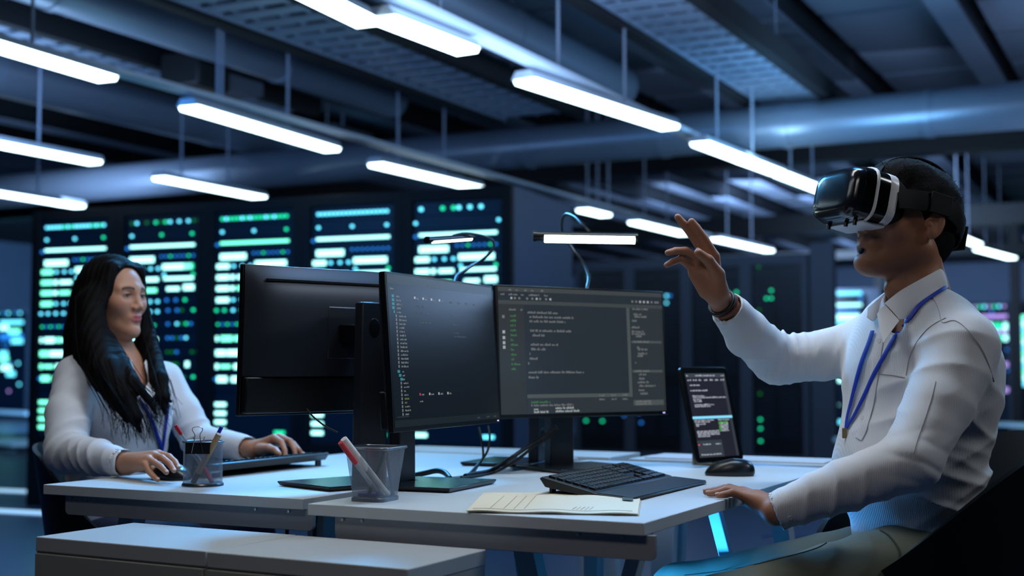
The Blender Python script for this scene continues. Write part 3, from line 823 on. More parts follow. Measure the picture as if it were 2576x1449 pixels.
# M3: code screen
a3 = Vector((.826, .563, 0)).normalized()
m3, T3, pn3 = monitor('monitor with grey code editor windows on its screen, under the glowing bar lamp', P(1256, 1054, 3.27), a3, H=.336, W=.552, tilt=3.0)
def screen(t, T, W, H, base, draw, name='screen'):
    mb = MB(); mb.quad((-W / 2 + .006, -.0003, .010), (W / 2 - .006, -.0003, .010), (W / 2 - .006, -.0003, H - .005), (-W / 2 + .006, -.0003, H - .005), base)
    mb.v = [tuple(T @ Vector(v)) for v in mb.v]
    s = mb.build(name, parent=t)
    mb = MB(); draw(mb, lambda u: -W / 2 + .006 + u * (W - .012), lambda v: H - .005 - v * (H - .015)); mb.v = [tuple(T @ Vector(v)) for v in mb.v]
    mb.build('screen_content', parent=s)
def wsc(mb, x, y, w, h, m_, rg): words(mb, x, y, w * .54, h, m_, rg)
def draw2(mb, X, Y):
    h = .0042
    top = scr('bar2', (32, 38, 42), (40, 47, 53))
    mb.b2((X(0), -.0005, Y(.06)), (X(1), -.0004, Y(0)), top)
    mb.b2((X(0), -.0005, Y(1)), (X(1), -.0004, Y(.955)), scr('bar2b', (20, 26, 30), (24, 32, 36)))
    wsc(mb, X(.03), Y(.045), .05, h, S_DIM, rg); wsc(mb, X(.35), Y(.05), .09, h, S_DIM, rg)
    wsc(mb, X(.02), Y(.10), .03, h, S_TXT, rg)
    y = .145
    for i in range(5):
        mb.b2((X(.03 + .01 * (i == 4)), -.0006, Y(y + .006)), (X(.05), -.0004, Y(y - .012)), S_CYN); wsc(mb, X(.065), Y(y + .004), .03 + .02 * rg.random(), h, S_TXT, rg); y += .026
    for i in range(14):
        mb.b2((X(.055), -.0006, Y(y + .006)), (X(.065), -.0004, Y(y - .012)), S_TXT); wsc(mb, X(.08), Y(y + .004), .045 + .02 * rg.random(), h, S_TXT, rg); y += .0255
    y += .008
    for i in range(3):
        mb.b2((X(.045 + .01 * i), -.0006, Y(y + .006)), (X(.065 + .01 * i), -.0004, Y(y - .012)), S_CYN); wsc(mb, X(.085), Y(y + .004), .02, h, S_TXT, rg); y += .0255
    for i in range(9):
        mb.b2((X(.065), -.0006, Y(y + .006)), (X(.075), -.0004, Y(y - .012)), S_TXT); wsc(mb, X(.09), Y(y + .004), .02 + .03 * rg.random(), h, S_YEL if i in (4, 5) else S_TXT, rg); y += .0255
    for k in range(4):
        mb.b2((X(.22 + .075 * k), -.0006, Y(.148)), (X(.235 + .075 * k), -.0004, Y(.132)), S_ICO); wsc(mb, X(.24 + .075 * k), Y(.15), .022, h, S_TXT, rg)
    for k in range(4): wsc(mb, X(.55 + .08 * k), Y(.152), .028, h, S_DIM, rg)
    for (u, v, w) in ((.24, .2, .07), (.24, .245, .10), (.25, .31, .11), (.56, .245, .045), (.56, .31, .08), (.57, .37, .05), (.57, .395, .13)): wsc(mb, X(u), Y(v), w, h * .8, S_DIM, rg)
    for k in range(4):
        mb.b2((X(.22 + .085 * k), -.0006, Y(.80)), (X(.232 + .085 * k), -.0004, Y(.783)), S_RED if k == 0 else S_ICO); wsc(mb, X(.24 + .085 * k), Y(.80), .026, h, S_TXT, rg)
    wsc(mb, X(.22), Y(.845), .03, h, S_TXT, rg)
    mb.b2((X(.02), -.0006, Y(.935)), (X(.12), -.0004, Y(.932)), S_DIM)
    for u in (.76, .86, .94): wsc(mb, X(u), Y(.985), .03, h * .8, S_DIM, rg)
screen(m2, T2, .548, .334, mat('screen_dark', (6, 8, 10), .22, emit=(15, 21, 27), estr=1.0, sample=False), draw2)
def draw3(mb, X, Y):
    h = .0058
    g1 = scr('bar3', (30, 33, 34), (60, 66, 68)); g2 = scr('side3', (18, 20, 21), (44, 49, 52)); g3 = scr('panel3', (18, 20, 22), (44, 51, 57)); g4 = scr('rule3', (70, 76, 76), (72, 78, 78))
    bx = lambda u0, v0, u1, v1, m_, d=0: mb.b2((X(u0), -.0005 - d, Y(v1)), (X(u1), -.0004, Y(v0)), m_)
    bx(0, 0, 1, .035, g1); bx(0, .105, 1, .135, g1); bx(0, .135, .05, 1, g2); bx(.05, .135, .145, 1, g2)
    bx(.765, .135, .785, .88, g4); bx(.79, .135, .985, 1, g3); bx(.985, .135, 1, 1, g2); bx(.15, .845, .775, .875, g4); bx(.15, .875, .79, 1, g3)
    bx(.79, .41, .985, .43, g4, .0001); bx(.79, .655, .985, .675, g4, .0001); bx(.79, .905, .985, .95, g4, .0001)
    for k, u in enumerate((.06, .10, .15, .19, .245)): wsc(mb, X(u), Y(.028), .017, h * .9, S_TXT, rg)
    for u, w in ((.015, .025), (.06, .05), (.13, .025), (.175, .065), (.265, .025)): wsc(mb, X(u), Y(.065), w, h * .9, S_TXT, rg)
    for u in (.07, .09, .115, .16, .19, .215, .235, .27, .295): bx(u, .078, u + .011, .095, S_ICO if u in (.07, .215, .295) else S_TXT, .0001)
    for u in (.80, .825, .85, .875, .90, .925, .95, .965): bx(u, .072, u + .012, .09, S_ICO if .84 < u < .91 else S_TXT, .0001)
    for v in (.235, .355, .40, .44, .475): bx(.02, v - .012, .034, v + .012, S_ICO if v > .3 else S_TXT, .0001)
    wsc(mb, X(.06), Y(.185), .04, h, S_TXT, rg); wsc(mb, X(.125), Y(.185), .012, h, S_TXT, rg); wsc(mb, X(.33), Y(.128), .11, h * .8, S_DIM, rg)
    for i, w in enumerate((.035, .035, .035, .035, .035, .025, .05, .018, .035, .02, .05, .035)): wsc(mb, X(.065), Y(.235 + .038 * i), w, h, S_GRN, rg)
    for v, u, w in ((.205, .165, .18), (.24, .175, .265), (.275, .175, .215), (.35, .178, .245), (.387, .19, .07), (.46, .178, .165), (.497, .18, .085), (.535, .17, .006), (.572, .17, .045), (.61, .16, .006), (.68, .16, .33), (.72, .16, .06)):
        wsc(mb, X(u), Y(v), w, h * 1.1, S_TXT, rg)
    wsc(mb, X(.17), Y(.915), .115, h, S_GRN, rg); wsc(mb, X(.17), Y(.94), .25, h, S_TXT, rg)
    wsc(mb, X(.185), Y(.97), .03, h, S_ICO, rg); wsc(mb, X(.31), Y(.965), .11, h, S_ICO, rg); wsc(mb, X(.185), Y(.993), .09, h, S_ICO, rg); wsc(mb, X(.31), Y(.99), .15, h, S_ICO, rg)
    for u in (.575, .65, .72): wsc(mb, X(u), Y(.867), .035, h * .8, S_TXT, rg); wsc(mb, X(u), Y(.90), .035, h * .8, S_TXT, rg)
    for v, u, w in ((.195, .81, .06), (.215, .815, .08), (.25, .80, .03), (.305, .795, .05), (.34, .795, .08), (.36, .795, .085), (.38, .82, .04), (.475, .825, .02), (.49, .83, .07), (.525, .83, .06), (.545, .825, .045), (.60, .81, .01),
                    (.70, .83, .05), (.735, .83, .035), (.765, .82, .075), (.795, .83, .105), (.83, .825, .04), (.86, .835, .055)):
        wsc(mb, X(u), Y(v), w, h, S_TXT, rg)
    for v in (.425, .67, .925, .945, .15): wsc(mb, X(.805), Y(v), .10, h * .9, S_TXT, rg)
screen(m3, T3, .552, .336, mat('screen_slate', (14, 17, 20), .22, emit=(37, 44, 51), estr=1.0, sample=False), draw3)

# ---- gooseneck bar lamps
m_goose = mat('gooseneck', (70, 70, 74), 0.3, 0.8)
m_bar = mat('bar_light', (255, 255, 240), .4, emit=(236, 255, 232), estr=16.0)
def bar_lamp(label, A, B, D0, D1, neck, foot, r=.012, glow=.8, tube_r=.0042):
    t = thing('desk_lamp', label, 'lamp', foot, 0)
    o3 = Vector(foot)
    a = P(*A, D0) - o3; b = P(*B, D1) - o3; d = (b - a).normalized()
    mb = MB(); mb.cyl(a - d * .012, b + d * .004, r, m_mblk, 20); mb.build('lamp_head', parent=t, smooth=40)
    f = Vector((0, -r * .55, -r * .55))
    mb = MB(); mb.cyl(a + f + d * .008, b + f - d * .004, r * glow, m_bar, 20); mb.build('light_bar', parent=t, smooth=40)
    mb = MB(); mb.cyl(a - d * .022, a - d * .012, r * 1.15, m_mblk, 20); mb.build('end_cap', parent=t, smooth=40)
    pts = [P(x, y, D_) - o3 for x, y, D_ in neck]; pts[0] = pts[0]
    mb = MB(); mb.tube(catmull(pts + [Vector((0, 0, .0))], 10), tube_r, m_goose, 10); mb.build('gooseneck', parent=t, smooth=60)
    mb = MB(); mb.b2((-.015, -.02, -.05), (.015, .012, .002), m_mblk); mb.build('clip', parent=t, bev=.002)
    return t
f1 = P(1474, 735, 3.50)
bar_lamp('desk lamp with a glowing bar, arching over the code editor monitor', (1362, 594), (1600, 598), 3.42, 3.42,
         [(1484, 584, 3.43), (1466, 566, 3.46), (1446, 546, 3.52), (1424, 539, 3.58), (1414, 556, 3.62), (1417, 590, 3.66), (1440, 625, 3.66), (1466, 660, 3.62), (1480, 695, 3.56), (1477, 722, 3.51)], f1, .0125)
f2 = P(1141, 738, 3.66)
bar_lamp('thin desk lamp seen edge-on in front of the fifth black cabinet', (1084, 603), (1186, 596), 3.42, 3.62,
         [(1140, 593, 3.53), (1165, 589, 3.56), (1195, 590, 3.6), (1225, 597, 3.64), (1241, 610, 3.68), (1238, 630, 3.72), (1215, 652, 3.74), (1180, 674, 3.74), (1150, 694, 3.72), (1143, 722, 3.67)], f2, .0085, .62)

# ---- cables
m_cable = mat('black_cable', (8, 8, 10), 0.45)
def cable(label, pts, r=.004, **k):
    pts = [Vector(p) for p in pts]
    mb = MB(); mb.tube(catmull(pts, 8), r, m_cable, 8); o = mb.build('cable', smooth=60)
    tag(o, label, 'cable'); return o
zt = DZ + .004
cable('thick cable running down from the code editor monitor to the left', [P(1400, 1072, 3.40), P(1368, 1098, 3.40), P(1330, 1122, 3.36), P(1280, 1156, 3.32), Z(1235, 1183, zt), Z(1195, 1192, zt), Z(1170, 1197, zt)], .0055)
cable('second cable beside the thick pair, ending behind the stand of the dark monitor', [P(1405, 1080, 3.42), P(1368, 1108, 3.42), P(1335, 1130, 3.38), P(1290, 1164, 3.34), Z(1240, 1189, zt), Z(1200, 1197, zt), Z(1160, 1202, zt)], .004)
cable('thin cable hanging in a curve beside the hidden monitor stand', [P(1228, 1072, 3.42), P(1232, 1100, 3.40), P(1226, 1135, 3.38), P(1205, 1165, 3.36), Z(1180, 1192, zt)], .003)
cable('thin cable dropping from the hidden monitor to the desk', [P(1205, 1075, 3.42), P(1212, 1110, 3.40), P(1215, 1150, 3.40), P(1200, 1175, 3.38), Z(1190, 1192, zt)], .003)
cable('thick cable looping on the desk behind the dark monitor', [Z(1040, 1196, zt), P(1070, 1190, 3.22), P(1100, 1184, 3.2), P(1120, 1190, 3.18), Z(1132, 1204, zt)], .007)
cable('cable hanging from the back of the grey monitor to its stand', [P(765, 1020, 2.95), P(785, 1045, 2.93), P(815, 1070, 2.9), P(850, 1088, 2.88)], .002)
cable('thick cable hanging between the two desks', [P(796, 1296, 2.72), P(793, 1320, 2.72), P(792, 1346, 2.73), Vector((P(790, 1400, 2.75).x, 2.75, .3)), Vector((P(792, 1400, 2.75).x, 2.78, .006))], .005)
cable('black cable under the left desk near its right corner', [P(738, 1310, 3.0), P(731, 1328, 3.0), P(722, 1342, 3.0), Vector((P(715, 1400, 3.0).x, 3.0, .25)), Vector((P(715, 1400, 3.0).x, 3.0, .006))], .0045)

# ---- keyboards
m_kb = mat('keyboard_body', (34, 38, 42), 0.38)
m_key = mat('keyboard_key', (20, 22, 25), 0.35)
m_rest = mat('palm_rest', (30, 36, 44), 0.5)
def keyboard(label, corner, rz, L=.45, Wd=.205, rest=.085, rise=.036, edge=False):
    """local x: along the length, y: away from the typist, z up; corner = near-left corner for the typist"""
    t = thing('keyboard', label, 'keyboard', corner, rz, 'black keyboards')
    k = Wd - rest
    zf, zb = .012, rise
    def prof(x, inset=0):
        return [Vector((x, 0, .002)), Vector((x, 0.0, .007)), Vector((x, rest, .014)), Vector((x, rest + .004, zf + .004)), Vector((x, Wd - .006, zb)), Vector((x, Wd, zb - .004)), Vector((x, Wd - .012, zb - .020)), Vector((x, rest, .003))]
    mb = MB(); n_ = 8
    xs = [0.0, .012, L / 2, L - .012, L]
    vs = []
    for i, x in enumerate(xs):
        pr = prof(x)
        if i in (0, 4):
            pr = [Vector((p.x, Wd / 2 + (p.y - Wd / 2) * .93, p.z)) for p in pr]
        vs += pr
    fs = [tuple(range(n_))[::-1], tuple((len(xs) - 1) * n_ + j for j in range(n_))]
    for i in range(len(xs) - 1):
        for j in range(n_): fs.append((i * n_ + j, i * n_ + (j + 1) % n_, (i + 1) * n_ + (j + 1) % n_, (i + 1) * n_ + j))
    mb.add(vs, fs, m_kb); mb.build('body', parent=t, bev=.0015)
    mb = MB(); mb.b2((.006, .003, .0068), (L - .006, rest - .004, .0085), m_rest)
    vs = [Vector(v) for v in mb.v]; mb.v = [tuple(v + Vector((0, 0, (v.y / rest) * .0068))) for v in vs]; mb.build('palm_rest', parent=t, bev=.001)
    sl = (zb - zf - .004) / (k - .01)
    def kz(y): return zf + .004 + (y - rest - .004) * sl
    rows = 6; ky = (k - .022) / rows
    for rr in range(rows):
        y0 = rest + .008 + rr * ky
        x = .022; widths = []
        if rr == 0: widths = [1.25, 1.25, 1.25, 6.2, 1.25, 1.25, 1.25, 1.25]
        elif rr == 5: widths = [1] * 15
        else: widths = [1.0 + .25 * (5 - rr)] + [1] * 11 + [2.9 - .25 * (5 - rr)] if rr < 4 else [1] * 13 + [1.9]
        un = .0186
        widths += [('g', .5)] + ([1, 1, 1] if rr in (0, 3, 4, 5) else ([('g', 1), 1, ('g', 1)] if rr == 1 else [('g', 3)])) + [('g', .5), 1, 1, 1, 1]
        sc_ = (L - .05) / (sum((w[1] if isinstance(w, tuple) else w) for w in widths) * un)
        for w in widths:
            if isinstance(w, tuple): x += w[1] * un * sc_; continue
            w_ = w * un * sc_
            mb = MB(); zc0 = kz(y0); zc1 = kz(y0 + ky - .002); g = .0012; hh = .0055
            b = [(x, y0, zc0), (x + w_ - g, y0, zc0), (x + w_ - g, y0 + ky - .002, zc1), (x, y0 + ky - .002, zc1)]
            tp = [(x + .001, y0 + .0018, zc0 + hh), (x + w_ - g - .001, y0 + .0018, zc0 + hh), (x + w_ - g - .001, y0 + ky - .003, zc1 + hh * .9), (x + .001, y0 + ky - .003, zc1 + hh * .9)]
            mb.add([Vector(q) for q in b + tp], [(3, 2, 1, 0), (4, 5, 6, 7), (0, 1, 5, 4), (1, 2, 6, 5), (2, 3, 7, 6), (3, 0, 4, 7)], m_key)
            KEYS.setdefault(label, []).append(mb)
            x += w_
    return t
KEYS = {}
def finish_keys(label, t):
    ks = KEYS[label]
    # the hundred nearest keys are parts of their own, the rest one piece
    inv = None
    def dist(mb):
        p = t.matrix_world @ Vector(mb.v[4]); return (p - Vector((0, 0, CAM_H))).length
    bpy.context.view_layer.update()
    ks = sorted(ks, key=dist)
    for mb in ks[:96]: mb.build('key', parent=t, bev=.0006, seg=1)
    if len(ks) > 96:
        al = MB()
        for mb in ks[96:]: al.add(mb.v, mb.f, m_key)
        o = al.build('keys', parent=t); o['kind'] = 'stuff'
kC = Vector((.452, 3.045, DZ))       # corner at the right end of the near edge
kn = kC - VV * .46
kbR = keyboard('black keyboard with a palm rest, beside the envelope and in front of the man', kn, math.atan2(VV.y, VV.x), L=.46, Wd=.215, rise=.042)
finish_keys('black keyboard with a palm rest, beside the envelope and in front of the man', kbR)
for s in (.03, .43):
    mb = MB(); mb.b2((s - .01, .19, 0), (s + .01, .196, .024), m_key); mb.build('foot', parent=kbR)
wk = Vector(Z(833, 1171, DZ)) ; wk2 = Vector(Z(552, 1203, DZ)); wd = (wk2 - wk).normalized()
kbL = keyboard('black keyboard seen from behind, under the left hand of the woman', wk + Vector((wd.y, -wd.x, 0)) * .0, math.atan2(wd.y, wd.x), L=.49, Wd=.20, rise=.036)
nrm = Vector((-wd.y, wd.x, 0))   # local +y
kbL.location = wk - nrm * .20
finish_keys('black keyboard seen from behind, under the left hand of the woman', kbL)
mb = MB(); mb.tube([(.488, .190, .016), (.455, .1905, .016)], .004, mat('chrome_trim', (200, 200, 205), .2, 1.0), 8); mb.build('chrome_trim', parent=kbL)
for s in (.03, .45):
    mb = MB(); mb.b2((s - .01, .175, 0), (s + .01, .181, .02), m_key); mb.build('foot', parent=kbL)

# ---- mice
m_mouse = mat('mouse_shell', (15, 17, 20), 0.3)
def mouse(label, loc, rz, s=1.0):
    t = thing('computer_mouse', label, 'computer mouse', loc, rz, 'black computer mice')
    L_, W_, H_ = .062 * s, .036 * s, .042 * s
    mb = MB(); n_, k_ = 28, 12; vs = []
    for i in range(k_ + 1):
        v = i / k_
        for j in range(n_):
            a = 2 * math.pi * j / n_
            x, y = math.cos(a), math.sin(a)
            x = math.copysign(abs(x) ** .85, x); y = math.copysign(abs(y) ** .8, y)
            rr = math.cos(v * math.pi / 2) ** .55
            hz = H_ * math.sin(v * math.pi / 2) ** .9
            # hump towards the back, falls to the front (+x)
            xx = x * L_ * rr - v * .010
            hz *= 1 - .28 * max(0, x) * rr - .06 * max(0, -x) * rr
            yy = y * W_ * rr * (1 - .10 * math.cos(a) ** 2 + .0)
            if v == 0: xx *= .96; yy *= .94
            vs.append(Vector((xx, yy, hz + .0008)))
    fs = [(i * n_ + j, i * n_ + (j + 1) % n_, (i + 1) * n_ + (j + 1) % n_, (i + 1) * n_ + j) for i in range(k_) for j in range(n_)] + [tuple(range(n_))[::-1], tuple(k_ * n_ + j for j in range(n_))]
    mb.add(vs, fs, m_mouse); sh = mb.build('shell', parent=t, smooth=60)
    mb = MB(); mb.cyl((L_ * .42, -.004, H_ * .62), (L_ * .42, .004, H_ * .62), .010 * s, m_key, 20); mb.build('scroll_wheel', parent=t, smooth=40)
    mb = MB()
    for q in (0, .016): mb.box((.004 + q, -W_ * .86, H_ * .58), (.013, .004, .005), m_key, Matrix.Rotation(.1, 3, 'Z'))
    mb.build('side_buttons', parent=t, bev=.001)
    return t
q = Z(1840, 1199, DZ); mouse('black mouse lying in front of the tablet on the right desk', (q.x, q.y + .03, DZ), math.radians(168), 1.0)
q = Z(424, 1209, DZ); MOUSE_L = Vector((q.x, q.y + .035, DZ)); mouse('black mouse under the right hand of the woman', MOUSE_L, math.radians(-38), 0.94)

# ---- tablet
m_tab = mat('tablet_black', (8, 8, 9), 0.25)
tl = P(1752, 1166, 3.50); aT = Vector((.76, .65, 0)).normalized(); TW, TH = .196, .262
t = thing('tablet', 'upright black tablet with code on its screen, standing behind the mouse', 'tablet', (tl.x, tl.y, DZ), math.atan2(aT.y, aT.x))
TT = Matrix.Translation((TW / 2, 0, tl.z - DZ)) @ Matrix.Rotation(math.radians(-13), 4, 'X')
def TX(mb, T=TT): mb.v = [tuple(T @ Vector(v)) for v in mb.v]
r = .014
poly = []
for cx_, cz_, a0 in ((TW / 2 - r, r, -90), (TW / 2 - r, TH - r, 0), (-TW / 2 + r, TH - r, 90), (-TW / 2 + r, r, 180)):
    for k in range(6):
        a = math.radians(a0 + 90 * k / 5); poly.append((cx_ + r * math.cos(a), cz_ + r * math.sin(a)))
XZ = Matrix(((1, 0, 0, 0), (0, 0, 1, 0), (0, 1, 0, 0), (0, 0, 0, 1)))
mb = MB(); mb.prism(poly, 0, .008, m_tab, XZ); TX(mb); mb.build('body', parent=t, bev=.001)
sw, sh_ = TW - .034, TH - .032
mb = MB(); mb.quad((-sw / 2, -.0006, .014), (sw / 2, -.0006, .014), (sw / 2, -.0006, .014 + sh_), (-sw / 2, -.0006, .014 + sh_), scr('tab', (20, 22, 28), (33, 35, 46))); TX(mb); so = mb.build('screen', parent=t)
mb = MB(); X = lambda u: -sw / 2 + u * sw; Y = lambda v: .014 + (1 - v) * sh_
bx = lambda u0, v0, u1, v1, m_, d=0: mb.b2((X(u0), -.0009 - d, Y(v1)), (X(u1), -.0007, Y(v0)), m_)
T_W = scr('tab_text', (180, 180, 190), (168, 172, 182)); T_B = scr('tab_bar', (90, 170, 200), (120, 200, 232), 1.3); T_G = scr('tab_green', (60, 200, 60), (60, 190, 60)); T_S = scr('tab_side', (55, 60, 66), (52, 58, 66))
bx(0, 0, 1, .05, scr('tab_top', (50, 56, 62), (58, 66, 74))); bx(0, .515, 1, .545, T_B); bx(.93, .05, 1, .51, T_S); bx(0, .8, .62, 1, T_S); bx(.93, .55, .99, 1, T_S)
w_ = lambda u, v, w, m_=T_W, h=.0042: words(mb, X(u), Y(v), w * sw, h, m_, rg, -.0011)
w_(.02, .035, .05); w_(.25, .035, .5); w_(.9, .035, .08)
for k in range(7): w_(.03 + .14 * k, .09, .1, T_W, .005); 
for u, v, w in ((.07, .15, .26), (.06, .215, .45), (.09, .28, .3), (.09, .30, .85), (.09, .325, .2), (.1, .345, .2), (.1, .385, .5), (.1, .405, .4), (.02, .57, .5), (.03, .59, .4), (.04, .615, .25), (.05, .635, .08),
                (.04, .70, .56), (.04, .72, .56), (.05, .74, .55), (.05, .76, .3), (.14, .855, .2), (.45, .855, .14), (.05, .975, .5), (.62, .57, .3)): w_(u, v, w)
for k in range(7): w_(.66, .60 + .017 * k, .2 + .1 * ((k * 3) % 3) / 2, T_G if k == 0 else T_W); bx(.62, .59 + .017 * k, .65, .6 + .017 * k, T_G if k != 2 else S_RED, .0003)
bx(.02, .843, .05, .857, scr('tab_red', (255, 90, 90), (240, 96, 96)), .0003)
TX(mb); mb.build('screen_content', parent=so)
mb = MB(); mb.b2((.1, .012, 0), (.13, .10, .006), mat('wood_stand', (150, 120, 86), .6)); mb.b2((.075, -.012, 0), (.155, .012, tl.z - DZ + .001), MATS['wood_stand']); mb.b2((.095, .09, 0), (.135, .10, .11), MATS['wood_stand'])
st = mb.build('tablet_stand', bev=.001); st.location = t.location; st.rotation_euler = t.rotation_euler
tag(st, 'small wooden stand holding the tablet upright', 'stand')

# ---- mesh pen cups
def mesh_mat():
    m = mat('wire_mesh', (150, 156, 168), 0.4, 0.6)
    if m.get('done'): return m
    nt = m.node_tree; N = nt.nodes; L = nt.links; b = N['Principled BSDF']
    uv = N.new('ShaderNodeTexCoord'); sep = N.new('ShaderNodeSeparateXYZ'); L.new(uv.outputs['UV'], sep.inputs[0])
    def mth(op, a, b_=None, v=None):
        n = N.new('ShaderNodeMath'); n.operation = op
        if hasattr(a, 'links'): L.new(a, n.inputs[0])
        else: n.inputs[0].default_value = a
        if b_ is not None:
            if hasattr(b_, 'links'): L.new(b_, n.inputs[1])
            else: n.inputs[1].default_value = b_
        return n.outputs[0]
    s = mth('ADD', sep.outputs['X'], sep.outputs['Y']); d = mth('SUBTRACT', sep.outputs['X'], sep.outputs['Y'])
    f1_ = mth('ABSOLUTE', mth('SUBTRACT', mth('FRACT', s), .5)); f2_ = mth('ABSOLUTE', mth('SUBTRACT', mth('FRACT', d), .5))
    mx = mth('MAXIMUM', f1_, f2_); al = mth('GREATER_THAN', mx, .37)
    L.new(al, b.inputs['Alpha']); m['done'] = 1
    return m
m_mesh = mesh_mat(); m_rim = mat('cup_rim', (120, 126, 136), 0.3, 0.9)
def mesh_wall(name, parent, rings, nper, cells_u, cells_v):
    # rings: list of closed loops (same count) bottom->top ; builds UV-mapped single wall
    n_ = len(rings[0]); me = bpy.data.meshes.new(name)
    vs = [tuple(p) for r_ in rings for p in r_]; fs = []
    for i in range(len(rings) - 1):
        for j in range(n_): fs.append((i * n_ + j, i * n_ + (j + 1) % n_, (i + 1) * n_ + (j + 1) % n_, (i + 1) * n_ + j))
    me.from_pydata(vs, [], fs); uvl = me.uv_layers.new(name='UVMap')
    k = 0
    for i in range(len(rings) - 1):
        for j in range(n_):
            for (jj, ii) in ((j, i), (j + 1, i), (j + 1, i + 1), (j, i + 1)):
                uvl.data[k].uv = (jj / n_ * cells_u, ii / (len(rings) - 1) * cells_v); k += 1
    me.materials.append(m_mesh); me.shade_smooth()
    o = bpy.data.objects.new(name, me); COL.objects.link(o); o.parent = parent; return o
def pen(label, name, cat, base, tip, segs, r=.0042, clip=None):
    """segs: list of (t0,t1,material,radius factor) along base->tip"""
    base = Vector(base); tip = Vector(tip); d = tip - base
    t = thing(name, label, cat, base, 0)
    z = Vector((0, 0, 0))
    for t0, t1, m_, k, nm in segs:
        mb = MB(); mb.cyl(z + d * t0, z + d * t1, r * k, m_, 14); mb.build(nm, parent=t, smooth=40, bev=.0006)
    return t
m_red = mat('pen_red', (190, 30, 44), .35); m_wht = mat('pen_white', (215, 215, 212), .4); m_clear = mat('pen_clear', (200, 205, 215), .1, trans=.6); m_bluep = mat('pen_blue', (22, 38, 170), .35)
m_grn = mat('pen_dark_green', (14, 50, 40), .4); m_kraft = mat('kraft', (176, 140, 98), .7)
# round cup on the left desk
rc_ = Z(498, 1226, DZ); rc_ = Vector((rc_.x, rc_.y + .045, DZ))
t = thing('pen_cup', 'round mesh pen cup with a big binder clip, on the left desk', 'pen holder', rc_, 0, 'metal mesh pen cups')
R0 = .0438
rings = [[(R0 * math.cos(2 * math.pi * j / 64), R0 * math.sin(2 * math.pi * j / 64), z) for j in range(64)] for z in np.linspace(.006, .098, 6)]
mesh_wall('mesh_wall', t, rings, 64, 92, 32)
mb = MB(); mb.lathe([(0, 0), (R0 + .003, 0), (R0 + .003, .004), (R0, .008), (0, .006)], m_rim, 48); mb.build('base', parent=t, smooth=40)
mb = MB(); mb.tube([Vector(((R0 + .001) * math.cos(2 * math.pi * j / 48), (R0 + .001) * math.sin(2 * math.pi * j / 48), .099)) for j in range(48)], .0026, m_rim, 8, closed=True); mb.build('rim', parent=t, smooth=60)
# binder clip on the rim
bc = rc_ + Vector((-.001, -R0 - .002, 0))
t = thing('binder_clip', 'large black binder clip gripping the rim of the round pen cup', 'binder clip', bc, 0)
m_clip = mat('clip_black', (12, 12, 13), .35)
mb = MB(); mb.prism([(-.0275, .0745), (.0275, .0745), (.0275, .1), (-.0275, .1)], -.004, -.0032, m_clip, XZ); mb.prism([(-.0275, .0745), (.0275, .0745), (.0275, .1), (-.0275, .1)], .006, .0068, m_clip, XZ)
mb.b2((-.0275, -.004, .0995), (.0275, .0068, .1003), m_clip); mb.build('body', parent=t)
for s in (-1, 1):
    y0 = -.006 if s == -1 else .009
    wz = [(-.013, .077), (-.0105, .09), (-.007, .105), (-.006, .118), (-.0115, .128), (-.009, .1335), (0, .1355), (.009, .1335), (.0115, .128), (.006, .118), (.007, .105), (.0105, .09), (.013, .077)]
    if s == 1: wz = [(x, .1 - (z - .1) * .55) for x, z in wz]
    mb = MB(); mb.tube(catmull([Vector((x, y0 - (z - .077) * .03, z)) for x, z in wz], 5), .0010, mat('wire_chrome', (200, 195, 190), .2, 1.0), 8); mb.build('wire_handle', parent=t, smooth=60)
b0 = lambda x, y: rc_ + Vector((x, y, .008))
pen('clear pen with a red cap leaning left in the round cup', 'ballpoint_pen', 'pen', b0(.022, .0), P(441, 1070, 2.98), [(0, .12, m_red, .8, 'tip'), (.12, .84, m_clear, 1, 'barrel'), (.84, 1, m_red, 1.15, 'cap')], .0040)
pen('blue pen leaning right in the round cup', 'ballpoint_pen', 'pen', b0(-.028, .012), P(558, 1074, 3.02), [(0, .1, m_bluep, .7, 'tip'), (.1, .8, m_clear, 1, 'barrel'), (.8, 1, m_bluep, 1.1, 'cap')], .0040)
pen('thick kraft-brown highlighter leaning right in the round cup', 'highlighter', 'highlighter', b0(-.018, -.016), P(551, 1092, 2.955), [(0, .2, m_mblk, .95, 'cap'), (.2, 1, m_kraft, 1, 'barrel')], .0068)
pen('red-barrelled pen standing low inside the round cup', 'ballpoint_pen', 'pen', b0(.026, -.018), b0(-.012, -.01) + Vector((0, 0, .06)), [(0, .55, m_red, 1, 'cap'), (.55, 1, m_clear, .9, 'barrel')], .0050)
# square cup on the right desk
sc_ = Z(936, 1266, DZ); sc_ = Vector((sc_.x, sc_.y + .058, DZ)); sa = math.radians(-22)
t = thing('pen_cup', 'square flared mesh pen cup in front of the monitors', 'pen holder', sc_, sa, 'metal mesh pen cups')
def sqring(hw, z, n_=64, p_=7):
    out = []
    for j in range(n_):
        a = 2 * math.pi * (j + .5) / n_; x, y = math.cos(a), math.sin(a)
        k = (abs(x) ** p_ + abs(y) ** p_) ** (-1 / p_); out.append((x * k * hw, y * k * hw, z))
    return out
rings = [sqring(.036 + .013 * k, .006 + .100 * k) for k in np.linspace(0, 1, 6)]
mesh_wall('mesh_wall', t, rings, 64, 120, 38)
mb = MB(); r0 = sqring(.0385, .0); r1 = sqring(.0385, .007); r2 = sqring(.036, .009)
vs = [Vector(p) for p in r0 + r1 + r2]; n_ = 64
mb.add(vs, [(i * n_ + j, i * n_ + (j + 1) % n_, (i + 1) * n_ + (j + 1) % n_, (i + 1) * n_ + j) for i in range(2) for j in range(n_)] + [tuple(range(n_))[::-1], tuple(2 * n_ + j for j in range(n_))], m_rim); mb.build('base', parent=t, smooth=40)
